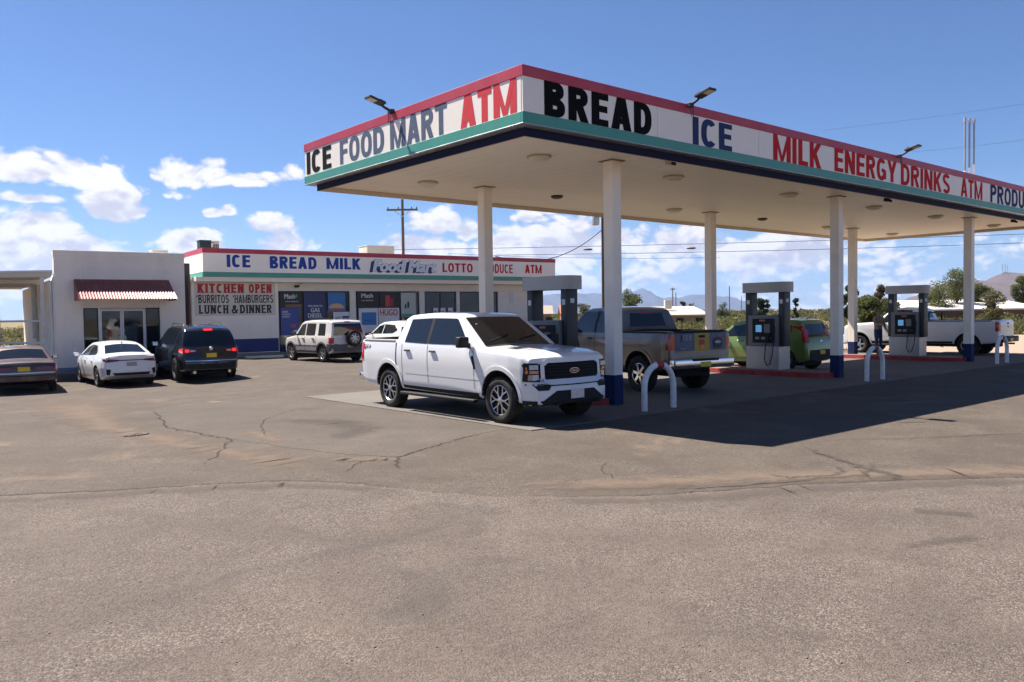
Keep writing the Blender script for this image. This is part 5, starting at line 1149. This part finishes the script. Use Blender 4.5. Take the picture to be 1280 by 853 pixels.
# white crossover, mostly behind the crew cab
cross = passenger('white_crossover', 'white crossover with sloping roofline half hidden behind the crew cab bed', 'crossover', (11.35, 21.9, 0), rad(89), paint('white crossover paint', (.68, .68, .68), dust=.05), 1.36, -1.36, .355, .92,
    [(-2.30, .62), (-2.27, .98), (-2.2, 1.08), (-2.0, 1.42), (-1.85, 1.54), (-1.2, 1.63), (-.3, 1.66), (.25, 1.63), (.55, 1.54), (1.15, 1.12), (1.3, 1.07), (2.0, .95), (2.2, .82), (2.28, .60)],
    [(-2.30, .40), (-1.9, .28), (1.8, .25), (2.28, .28)],
    [(-2.30, .76), (-2.2, .84), (-1.9, .89), (-1.3, .92), (1.3, .92), (1.9, .86), (2.15, .76), (2.28, .62)],
    [(.2, .93), (.4, .97), (.7, 1.0), (.95, .985), (1.08, .94), (1.2, .88), (1.64, .68)],
    [([(1.0, 1.10), (.1, 1.11)], [(.52, 1.45), (.1, 1.54)]), ([(.04, 1.11), (-.85, 1.13), (-1.15, 1.25)], [(.04, 1.54), (-.8, 1.50), (-1.12, 1.32)])],
    ([(.5, -.56), (.52, 0), (.5, .56)], [(1.12, -.72), (1.15, 0), (1.12, .72)]), ('rear', [(-.66, 1.12), (.66, 1.12)], [(-.54, 1.42), (.54, 1.42)]), (.22, 's5'), ALLOY, G, mirror=BLKPL, hx=(.3, -.7), hz=.95, mx=(.9, .87, 1.05, .12, .17, .14))
for sg in (-1, 1): cross.panel('tail_light', 'rear', [(sg * .82, .86), (sg * .45, .92)], [(sg * .83, 1.0), (sg * .45, .98)], REDLENS, off=.01, nu=6); cross.panel('quarter_window', 'side', [(-1.50, 1.22), (-1.72, 1.30)], [(-1.42, 1.42), (-1.70, 1.42)], TINT, off=.005, sg=sg, nu=5)
# green boxy hatchback at the second pump
GRN = paint('lime green paint', (.15, .23, .05), .28, .15, dust=.1)
soul = passenger('green_hatchback', 'lime green boxy hatchback fuelling behind the middle pump', 'hatchback', (14.82, 5.02, .015), rad(90.5), GRN, 1.28, -1.28, .335, .90,
    [(-2.07, .60), (-2.05, .85), (-2.0, 1.02), (-1.93, 1.10), (-1.80, 1.48), (-1.74, 1.565), (-1.5, 1.60), (-.4, 1.61), (.3, 1.58), (.62, 1.50), (1.15, 1.10), (1.25, 1.05), (1.8, .98), (2.0, .85), (2.07, .62)],
    [(-2.07, .36), (-1.8, .27), (1.7, .24), (2.07, .28)],
    [(-2.07, .77), (-2.0, .83), (-1.7, .88), (-1.28, .90), (1.28, .90), (1.7, .86), (1.98, .76), (2.07, .66)],
    [(.2, .94), (.4, .975), (.7, 1.0), (.92, .985), (1.05, .95), (1.15, .915), (1.6, .76)],
    [([(1.0, 1.06), (.1, 1.08)], [(.6, 1.40), (.1, 1.47)]), ([(.04, 1.08), (-.95, 1.15)], [(.04, 1.47), (-.92, 1.46)]), ([(-1.05, 1.17), (-1.5, 1.24)], [(-1.02, 1.45), (-1.46, 1.43)])],
    ([(.58, -.58), (.60, 0), (.58, .58)], [(1.12, -.70), (1.15, 0), (1.12, .70)]), ('rear', [(-.58, 1.06), (.58, 1.06)], [(-.56, 1.46), (.56, 1.46)]), (.225, 's5'), ALLOY, 'vehicles parked at the pumps', bow=(.12, .05), rnd=.08, crown=.02, mirror=GRN, hx=(.3, -.7), hz=.94, mx=(.9, .86, 1.04, .12, .17, .14), seams=[[(.07, .4), (.07, 1.05)]])
for sg in (-1, 1):
    soul.panel('tail_light', 'rear', [(sg * .80, .88), (sg * .63, .88)], [(sg * .74, 1.40), (sg * .61, 1.40)], REDLENS, off=.012, nu=5); soul.panel('tail_light', 'side', [(-1.98, .90), (-1.88, .92)], [(-1.86, 1.28), (-1.80, 1.28)], REDLENS, off=.010, sg=sg, nu=5)
    soul.panel('wheel_arch_trim', 'side', [(-1.72, .28), (-1.62, .28)], [(-1.72, .34), (-1.62, .34)], BLKPL, off=.01, sg=sg, nu=3)
soul.panel('black_bumper', 'rear', [(-.70, .36), (.70, .36)], [(-.66, .66), (.66, .66)], BLKPL, off=.014, nu=10); soul.line('badge', 'rear', [(-.07, .93), (.07, .93)], .05, CHROME, off=.012)
h, nn = soul.hit('rear', 0, .58); B().box(h.x - .03, h.x - .016, -.15, .15, .52, .64, .004).obj('licence_plate', PLATEY, soul.root)
b = B(); b.tube([(-1.55, 0, 1.62), (-1.75, 0, 1.72)], .012, 6); b.obj('roof_antenna', BLKPL, soul.root)

# ------------------------------------------------------------------ person at the far pump
def person():
    """standing, facing the pump, one arm raised to the nozzle"""
    r = thing('person', 'person in a tan jacket and blue jeans standing beside the farthest pump', 'person', (22.18, 4.72, .156), rad(-115))
    J = {'pel': (0, 0, .95, .135, .115), 'sp': (0, 0, 1.12, .14, .11), 'ch': (.01, 0, 1.33, .165, .12), 'nb': (.01, 0, 1.47, .075, .07), 'nk': (.025, 0, 1.53, .055, .055), 'hd': (.03, 0, 1.63, .078, .092), 'ht': (.02, 0, 1.74, .07, .075),
         'hl': (0, .09, .90, .095, .095), 'kl': (.03, .10, .50, .065, .065), 'al': (-.01, .11, .09, .045, .045), 'tl': (.14, .12, .035, .045, .035),
         'hr': (0, -.09, .90, .095, .095), 'kr': (.05, -.10, .50, .065, .065), 'ar': (.03, -.12, .09, .045, .045), 'tr': (.18, -.13, .035, .045, .035),
         'sl': (.01, .19, 1.40, .07, .065), 'el': (.02, .27, 1.14, .05, .05), 'wl': (.16, .22, .98, .036, .036), 'pl': (.22, .21, .95, .035, .02),
         'sr': (.01, -.19, 1.40, .07, .065), 'er': (.16, -.27, 1.18, .05, .05), 'wr': (.38, -.20, 1.16, .036, .036), 'pr': (.45, -.19, 1.16, .035, .02)}
    E_ = ['pel-sp', 'sp-ch', 'ch-nb', 'nb-nk', 'nk-hd', 'hd-ht', 'pel-hl', 'hl-kl', 'kl-al', 'al-tl', 'pel-hr', 'hr-kr', 'kr-ar', 'ar-tr', 'ch-sl', 'sl-el', 'el-wl', 'wl-pl', 'ch-sr', 'sr-er', 'er-wr', 'wr-pr']
    for sd in 'lr':                                   # fingers and thumb
        p = J['p' + sd]; w0 = J['w' + sd]; d = Vector(p[:3]) - Vector(w0[:3]); d.normalize()
        for k in range(4):
            off = (k - 1.5) * .02; J['f%d%s' % (k, sd)] = (p[0] + d.x * .05, p[1] + off, p[2] + d.z * .05 - .01, .009, .009); J['g%d%s' % (k, sd)] = (p[0] + d.x * (.085 - .008 * abs(k - 1)), p[1] + off, p[2] + d.z * .08 - .045, .008, .008); E_ += ['p%s-f%d%s' % (sd, k, sd), 'f%d%s-g%d%s' % (k, sd, k, sd)]
        J['t' + 'h' + sd] = (w0[0] + d.x * .05, w0[1] + (.045 if sd == 'r' else -.045), w0[2] + .02, .010, .010); E_.append('w%s-th%s' % (sd, sd))
    names = list(J); idx = {n: i for i, n in enumerate(names)}
    me = bpy.data.meshes.new('body'); me.from_pydata([J[n][:3] for n in names], [[idx[a] for a in e.split('-')] for e in E_], [])
    o = bpy.data.objects.new('body', me); COL.objects.link(o)
    sk = o.modifiers.new('skin', 'SKIN'); sk.use_smooth_shade = True
    for i, n in enumerate(names): me.skin_vertices[0].data[i].radius = J[n][3:5]; me.skin_vertices[0].data[i].use_root = (n == 'pel')
    sb_ = o.modifiers.new('sub', 'SUBSURF'); sb_.levels = 2; sb_.render_levels = 2
    nm = bpy.data.meshes.new_from_object(o.evaluated_get(bpy.context.evaluated_depsgraph_get())); o.modifiers.clear(); o.data = nm; nm.materials.clear()
    for m_ in (M('skin', (.36, .20, .13), .6), M('tan jacket', (.27, .225, .17), .9, var=.15, scale=12), M('blue jeans', (.028, .05, .13), .9, var=.2, scale=14), M('dark shoe', (.03, .025, .02), .7), M('dark hair', (.02, .015, .012), .7)): nm.materials.append(m_)
    for p in nm.polygons:
        c_ = p.center; p.use_smooth = True
        k = 1
        if c_.z > 1.50: k = 0 if (c_.x > .05 and c_.z < 1.70) else (4 if c_.z > 1.60 else 0)
        elif c_.z < .10: k = 3
        elif c_.z < .96 and abs(c_.y) < .20 and c_.x < .16: k = 2
        elif c_.x > .36 or (c_.z < 1.0 and c_.x > .14): k = 0
        p.material_index = k
    o.parent = r
    fx = B()
    for sg in (-1, 1): fx.lathe([(0, .118), (.010, .116), (.012, .108)], 'x', 8, (0, sg * .028, 1.635))
    fx.obj('eyes', DARK, o); nb_ = B(); nb_.prism([(.112, -.012, 1.595), (.112, .012, 1.595), (.108, 0, 1.64)], (.022, 0, -.004)); nb_.obj('nose', MATS['skin'], o)
    B().box(.100, .112, -.02, .02, 1.568, 1.576, .002).obj('mouth', M('lips', (.25, .10, .08), .6), o)
person()

# ------------------------------------------------------------------ plain beyond the station: scrub, trees, houses, hills
CAM = Vector((-9.019, -10.32, 1.947))
def at(u, v, d): return CAM + (F + RT * ((u - 640) / 1023.118) - UP * ((v - 426.5) / 1023.118)) * d
def foliage(name, c1, c2):
    m = bpy.data.materials.new(name); m.use_nodes = True; t = NT(m.node_tree); p = t.n['Principled BSDF']
    geo = t.node('ShaderNodeNewGeometry'); c = t.mix(geo.outputs['Random Per Island'], rgba(c1), rgba(c2))
    co = t.node('ShaderNodeTexCoord').outputs['Object']; c = t.mix(t.smooth(t.noise(co, .6, 3, .6), .4, .65, 0, .5), c, rgba([x * .6 for x in c1]))
    t.put(p.inputs['Base Color'], c); p.inputs['Roughness'].default_value = .8; p.inputs['Specular IOR Level'].default_value = .2
    tr = t.node('ShaderNodeBsdfTranslucent'); t.put(tr.inputs[0], c); mx = t.node('ShaderNodeMixShader'); mx.inputs[0].default_value = .45
    t.l.new(p.outputs[0], mx.inputs[1]); t.l.new(tr.outputs[0], mx.inputs[2]); t.l.new(mx.outputs[0], t.n['Material Output'].inputs[0]); return m
GR1 = foliage('mesquite leaves', (.085, .105, .034), (.16, .165, .06)); GR2 = foliage('dark evergreen leaves', (.036, .056, .024), (.08, .10, .038)); GR3 = foliage('olive scrub leaves', (.085, .088, .036), (.15, .135, .06)); GR4 = foliage('dry brown foliage', (.13, .09, .045), (.17, .12, .06))
BARK = M('bark', (.09, .065, .045), .95, var=.25, scale=8)
def leaf_cloud(rng, clumps, n, size):
    """small tilted leaf quads gathered in clumps (cx, cy, cz, rx, ry, rz)"""
    cl = np.array(clumps); pick = rng.choice(len(cl), n, p=(w_ := cl[:, 3] * cl[:, 4] * cl[:, 5]) / w_.sum()); c = cl[pick]
    d = rng.normal(size=(n, 3)); d /= np.linalg.norm(d, axis=1)[:, None]; rad_ = rng.random(n) ** .45
    P_ = c[:, :3] + d * c[:, 3:] * rad_[:, None]
    a = rng.normal(size=(n, 3)); a /= np.linalg.norm(a, axis=1)[:, None]; b_ = np.cross(a, rng.normal(size=(n, 3))); b_ /= np.linalg.norm(b_, axis=1)[:, None]
    s_ = size * (.6 + .8 * rng.random(n))[:, None]
    V = np.stack([P_ - a * s_ - b_ * s_ * .5, P_ + a * s_ - b_ * s_ * .5, P_ + a * s_ * .8 + b_ * s_ * .5, P_ - a * s_ * .8 + b_ * s_ * .5], 1).reshape(-1, 3)
    return V
def quads_obj(name, V, mat, parent=None):
    me = bpy.data.meshes.new(name); n = len(V) // 4; me.vertices.add(len(V)); me.vertices.foreach_set('co', V.astype(np.float32).ravel()); me.loops.add(4 * n); me.loops.foreach_set('vertex_index', np.arange(4 * n, dtype=np.int32))
    me.polygons.add(n); me.polygons.foreach_set('loop_start', np.arange(0, 4 * n, 4, dtype=np.int32)); me.update(calc_edges=True); me.materials.append(mat)
    return link(bpy.data.objects.new(name, me), parent)
GZ = -.30
def tree(name, label, base, height, width, mat, n=4200, leaf=.085, trunkf=.25, group='trees on the plain', seed=1, spread=9, conical=False, cat='tree'):
    rng = np.random.default_rng(seed); r = thing(name, label, cat, (base.x, base.y, GZ), rng.random() * 6, group)
    cl = []; b = B(); h0 = height * trunkf
    b.tube([(0, 0, -.2), (.03, .02, h0 * .6), (.06, 0, h0), (.05, .05, height * .7)], [width * .035 + .05, width * .03 + .04, width * .025 + .03, .02], 7)
    for k in range(spread * 2):
        f = rng.random(); a = rng.random() * 2 * math.pi
        z = h0 + (height - h0) * (.12 + .76 * f)
        rr = width / 2 * ((1 - .85 * f) if conical else (.35 + .65 * math.sin(math.pi * (.15 + .7 * f)))) * (.20 + .62 * rng.random())
        cx, cy = rr * math.cos(a), rr * math.sin(a); q = width * (.15 if conical else .20) * (.6 + .8 * rng.random())
        cl.append((cx, cy, z, q, q, q * .75)); b.tube([(.05, .02, min(z * .8, height * .66)), (cx * .5, cy * .5, z * .93), (cx, cy, z)], [.05, .03, .012], 5)
    b.obj('trunk', BARK, r); quads_obj('crown', leaf_cloud(rng, cl, n, leaf), mat, r); return r
def tr(u, d, vtop, wpx, *a, **k):
    p_ = at(u, 388, d); h_ = at(u, vtop, d).z - GZ; return tree(a[0], a[1], p_, h_, wpx / 1023 * d, *a[2:], **k)
tr(788, 120, 362, 30, 'leafy_tree', 'round green tree left of the pale roofed shed', GR1, seed=3, spread=14)
tr(1063, 75, 350, 24, 'dark_evergreen_tree', 'tall dark evergreen tree behind the farthest rear column', GR2, seed=4, spread=16, trunkf=.12)
tr(1101, 95, 352, 26, 'dry_conifer_tree', 'brownish pointed conifer right of the dark evergreen', GR4, seed=5, spread=24, conical=True, trunkf=.1)
tr(1085, 70, 369, 34, 'low_green_bush', 'broad green bush in front of the brownish conifer', GR1, seed=6, spread=14, trunkf=.1, cat='bush')
tr(1112, 80, 372, 26, 'low_green_bush', 'smaller green bush left of the farthest pump', GR1, seed=16, spread=10, trunkf=.1, cat='bush')
tr(1196, 110, 332, 38, 'large_elm_tree', 'largest tree with a bare crown beside the far white column', GR1, n=4200, seed=7, spread=18)
tr(1168, 108, 352, 46, 'leafy_tree', 'lower spreading tree left of the largest tree', GR1, seed=8, spread=16, trunkf=.12)
tr(1222, 112, 352, 30, 'leafy_tree', 'small tree right of the far white column', GR1, seed=9, spread=12)
tr(1241, 62, 360, 34, 'mesquite_tree', 'olive mesquite in front of the long white roof', GR3, n=2200, leaf=.06, seed=10, spread=16, trunkf=.1)
tr(1278, 115, 343, 24, 'leafy_tree', 'tree cut by the right edge above the white roof', GR1, seed=11, spread=12, trunkf=.35)
tr(953, 100, 371, 20, 'round_shrub', 'round dark green shrub seen through the middle pump', GR2, seed=12, spread=10, trunkf=.08, cat='bush')
tr(994, 92, 370, 9, 'narrow_cypress', 'narrow dark tree right of the middle pump', GR2, n=1400, seed=13, spread=10, trunkf=.05)
tr(866, 150, 377, 14, 'small_green_tree', 'small green tree behind the pale shed roof', GR2, n=1200, seed=14, spread=8, trunkf=.1)
tr(854, 152, 375, 10, 'small_green_tree', 'pointed small tree beside the roof tank of the shed', GR2, n=900, seed=15, spread=8, trunkf=.1)
tr(905, 150, 378, 22, 'small_green_tree', 'low dark tree right of the first rear column', GR2, n=1400, seed=17, spread=8, trunkf=.1)
tr(730, 110, 377, 22, 'roadside_bush', 'pale green bush above the tan pickup cab', GR3, n=1500, seed=18, spread=9, trunkf=.1, cat='bush')
tr(676, 130, 380, 16, 'roadside_bush', 'green bush seen between the uprights of the near pump', GR1, n=1000, seed=19, spread=8, trunkf=.1, cat='bush')
# scrub and grass: uncountable
rng = np.random.default_rng(5); V = []
def scat(n, d0, d1, u0, u1, hm, wm, nl, ls):
    out = []
    for k in range(n):
        d = d0 + (d1 - d0) * rng.random() ** 1.3; p_ = at(rng.uniform(u0, u1), 388, d); h_ = hm * rng.uniform(.5, 1.3); w_ = wm * rng.uniform(.5, 1.4)
        out.append(leaf_cloud(rng, [(p_.x, p_.y, GZ + h_ * .45, w_ / 2, w_ / 2, h_ * .55)], nl, ls))
    return np.concatenate(out)
tag(quads_obj('desert_scrub', np.concatenate([scat(420, 75, 190, 640, 1285, 1.0, 1.9, 120, .09), scat(170, 58, 110, 1040, 1290, .9, 1.8, 150, .06), scat(140, 60, 170, -90, 70, 1.2, 2.4, 110, .09)]), GR3), 'olive desert scrub covering the plain behind the canopy', 'scrub', kind='stuff')
tag(quads_obj('green_scrub', scat(220, 85, 260, 640, 1285, 1.3, 2.6, 110, .12), GR1), 'greener bushes scattered through the far scrub', 'scrub', kind='stuff')
tag(quads_obj('dry_grass', scat(900, 38, 85, 640, 1240, .28, 1.3, 46, .05), foliage('dry grass', (.15, .145, .05), (.20, .17, .07))), 'yellow green grass strip beyond the forecourt', 'grass', kind='stuff')
tag(quads_obj('far_scrub', scat(520, 220, 900, 560, 1300, 2.0, 7, 70, .35), GR3), 'far band of scrub along the horizon', 'scrub', kind='stuff')
# houses
def house(name, label, u0, u1, d, eave, ridge, wallm, roofm, depth=8, boxes=(), windows=0, gable=True):
    a, b_ = at(u0, 388, d), at(u1, 388, d); L_ = (b_ - a).to_2d().length; ang = math.atan2((b_ - a).y, (b_ - a).x)
    r = thing(name, label, 'house', (a.x, a.y, GZ), ang, 'houses beyond the scrub')
    B().box(.3, L_ - .3, .3, depth - .3, 0, eave).obj('wall', wallm, r)
    b = B()
    if gable: b.prism([(0, 0, eave - .05), (0, depth / 2, ridge), (0, depth, eave - .05), (0, depth, eave + .1), (0, depth / 2, ridge + .16), (0, 0, eave + .1)], (L_, 0, 0))
    else: b.prism([(-.3, -.6, eave), (-.3, depth, ridge), (-.3, depth, ridge + .2), (-.3, -.6, eave + .2)], (L_ + .6, 0, 0))
    rf = b.obj('roof', roofm, r)
    for (f, w_, h_) in boxes: B().box(L_ * f - w_ / 2, L_ * f + w_ / 2, depth * .4, depth * .4 + w_, ridge - .2, ridge + h_, .04).obj('roof_unit', BEIGE, rf)
    for k in range(windows):
        x_ = L_ * (k + .6) / windows; w_ = B().box(x_ - .5, x_ + .5, .26, .299, eave * .4, eave * .8).obj('window', BRONZE, r); B().box(x_ - .44, x_ + .44, .25, .258, eave * .43, eave * .77).obj('pane', GLASS, w_)
house('pale_roofed_shed', 'low tan building with pale sloping roof left of the middle pump', 812, 884, 118, 1.5, 2.75, M('tan block', (.30, .23, .16), .9), M('pale roof', (.46, .42, .36), .7), 10, [(.42, 1.0, 1.1)], 3, gable=False)
house('long_white_roofed_building', 'long low building with bright white roof and coolers at right', 1134, 1300, 105, 1.75, 3.0, M('brown wall', (.16, .10, .075), .9), M('white roof', (.60, .56, .52), .6), 9, [(.26, .9, .9), (.83, .9, .9), (.60, .6, .4)], 6, gable=False)
house('rust_roofed_house', 'small brick house with rust orange roof behind the near pump', 700, 716, 125, 1.9, 3.3, M('brick wall', (.22, .12, .085), .9), M('rust roof', (.36, .13, .06), .7), 6, (), 1)
house('brown_house', 'brown gabled house with white eaves seen under the near pump top', 664, 692, 120, 2.0, 3.2, M('brown stucco', (.25, .17, .12), .9), M('grey shingle', (.30, .25, .2), .8), 6, (), 2)
# mountains
def ridge(name, pts, d, thick, mat, base=-40):
    """ridge line through (u, v) picture directions at distance d, given depth and eroded flanks"""
    us = np.arange(pts[0][0], pts[-1][0] + .1, 3.0); vs = np.interp(us, [p[0] for p in pts], [p[1] for p in pts]); rg = np.random.default_rng(len(pts)); b = B(); rows = []
    nz = np.convolve(rg.normal(size=len(us) + 8), np.ones(4) / 4, 'same')[4:4 + len(us)]
    for i, (u, v) in enumerate(zip(us, vs)):
        top = at(u, v + nz[i] * .8, d); fw = Vector((F.x, F.y, 0)).normalized(); row = []
        for k in range(-8, 6):
            f = abs(k) / (8 if k < 0 else 5); h_ = (1 - f) ** 1.15
            gully = 1 + .22 * math.sin(u * .23 + k * .9) * f * (1 - f) * 3 + rg.normal() * .05 * (f > 0)
            row.append(b.bm.verts.new((top.x + fw.x * k / 8 * thick, top.y + fw.y * k / 8 * thick, base + (top.z - base) * max(0, h_ * gully if k else 1))))
        rows.append(row)
    for i in range(len(rows) - 1):
        for k in range(13): b.bm.faces.new((rows[i][k], rows[i + 1][k], rows[i + 1][k + 1], rows[i][k + 1]))
    o = b.obj(name, mat, ang=80); o['kind'] = 'structure'; return o
rock = M('mountain rock', (.060, .062, .072), .95, var=.35, scale=.004)
ridge('mountain_range', [(560, 391), (600, 385), (640, 378), (670, 372), (690, 368), (715, 366.5), (745, 367), (770, 371), (785, 366), (803, 361.5), (815, 367), (830, 372.5), (850, 371.5), (865, 369), (885, 368), (897, 371), (912, 371), (925, 376), (940, 382), (960, 388)], 8000, 1500, rock)
ridge('dark_hill', [(1100, 386), (1140, 374), (1165, 362), (1180, 354), (1200, 350), (1218, 350.5), (1232, 350.5), (1244, 345), (1256, 340.5), (1268, 342), (1285, 347), (1310, 352), (1360, 372), (1400, 384)], 3000, 700, M('hill rock', (.082, .056, .044), .95, var=.35, scale=.01))
for k, (u, vt) in enumerate(((1253, 331), (1256.5, 330), (1259.5, 331))):
    p0, p1 = at(u, 342, 3000), at(u, vt, 3000); q = thing('radio_mast', ['radio mast on the dark hill, leftmost of three', 'radio mast on the dark hill, middle of three', 'radio mast on the dark hill, rightmost of three'][k], 'mast', p0, 0, 'radio masts on the hill'); b = B(); b.tube([(0, 0, -6), (0, 0, p1.z - p0.z)], 1.3, 6); b.obj('mast_pole', GALV, q)
# poles and wires
def pole(name, label, u, d, vtop, arm=0, r=.14, tf=False):
    p_ = at(u, 388, d); h_ = at(u, vtop, d).z - GZ; q = thing(name, label, 'utility pole', (p_.x, p_.y, GZ), math.atan2(RT.y, RT.x), 'utility poles')
    B().tube([(0, 0, -.3), (0, 0, h_ * .5), (0, 0, h_)], [r, r * .85, r * .7], 10).obj('post', WOOD, q)
    if arm:
        za = h_ - (arm * .34); a = B().box(-arm / 2, arm / 2, -.17, -.06, za - .07, za + .07, .01).obj('crossarm', WOOD, q)
        for x_ in (-arm * .46, -arm * .12, arm * .3, arm * .46): B().lathe([(.0, za + .07), (.03, za + .07), (.055, za + .14), (.03, za + .22), (0, za + .24)], 'z', 8, (x_, -.115, 0)).obj('insulator', M('insulator', (.12, .10, .09), .3), a)
        for s in (-1, 1): B().tube([(s * arm * .26, -.12, za - .07), (0, -.12, za - arm * .22)], .025, 6).obj('brace', GALV, q)
    if tf: B().lathe([(0, h_ - .75), (.20, h_ - .75), (.22, h_ - .7), (.22, h_ - .1), (.18, h_ - .03), (0, h_)], 'z', 14, (-.40, -.05, 0)).obj('transformer', GALV, q)
    return q
pole('utility_pole', 'wooden utility pole with crossarm behind the store roof', 505.5, 62, 250, 2.35)
pole('utility_pole', 'wooden utility pole with transformer just left of the near column', 754.2, 48, 266, 0, .10, True)
for k, (u, vt, d) in enumerate(((841, 360, 170), (845, 366, 190), (912, 358, 180), (703, 371, 170), (927, 371, 230))):
    pole('far_utility_pole', ['thin far pole above the pale shed roof', 'shorter thin far pole right of the one above the shed roof', 'thin far pole right of the first rear column', 'thin far pole right of the near pump', 'thin far pole left of the middle pump'][k], u, d, vt, .9 if k in (0, 3) else 0, .12)
def wire(label, a, b_, sag, r=.012, n=24):
    pts = [a.lerp(b_, i / n) - Vector((0, 0, sag * 4 * (i / n) * (1 - i / n))) for i in range(n + 1)]
    o = B().tube(pts, r, 4).obj('utility_wire', WIRE); return tag(o, label, 'wire', 'overhead wires')
wire('service cable sagging from the transformer pole to the store roof', at(753, 287, 48), at(618, 320, 42), .9, .022)
wire('upper overhead wire crossing behind the columns at right', at(450, 313, 62), at(1300, 292, 62), .15, .018)
wire('lower overhead wire crossing behind the columns at right', at(620, 319, 62), at(1300, 303, 62), .15, .018)
wire('lowest thin wire behind the store roof and near column', at(560, 317, 64), at(900, 322, 64), .2, .012)
wire('faint high wire against the blue sky at right', at(1030, 163, 70), at(1300, 127, 70), .1, .008)
wire('second faint high wire against the blue sky at right', at(1140, 190, 70), at(1300, 172, 70), .1, .008)
for k, (u, v) in enumerate(((864, 310.5), (735, 312))):
    o = B().lathe([(.0, -.10), (.30, -.07), (.36, 0), (.30, .06), (0, .08)], 'z', 14).obj('cable_coil', DKGREY); o.location = at(u, v, 61.6); o.scale = (1, 1, .8); tag(o, ['dark cable coil hanging on the wires left of the first rear column', 'dark cable coil on the wires left of the near column'][k], 'cable coil', 'coils on the overhead wires')
# ------------------------------------------------------------------ haze
hz_ = B(); hz_.box(-9500, 9500, -9500, 9500, -45, 420); hm = bpy.data.materials.new('haze air'); hm.use_nodes = True; hm.node_tree.nodes.clear()
t = NT(hm.node_tree); pv = t.node('ShaderNodeVolumePrincipled'); pv.inputs['Color'].default_value = (.34, .55, 1.0, 1); pv.inputs['Density'].default_value = 6.5e-5; pv.inputs['Anisotropy'].default_value = .2
t.l.new(pv.outputs[0], t.node('ShaderNodeOutputMaterial').inputs['Volume'])
ho = hz_.obj('haze', hm); ho['kind'] = 'stuff'; tag(ho, 'pale blue haze over the far plain and mountains', 'haze')
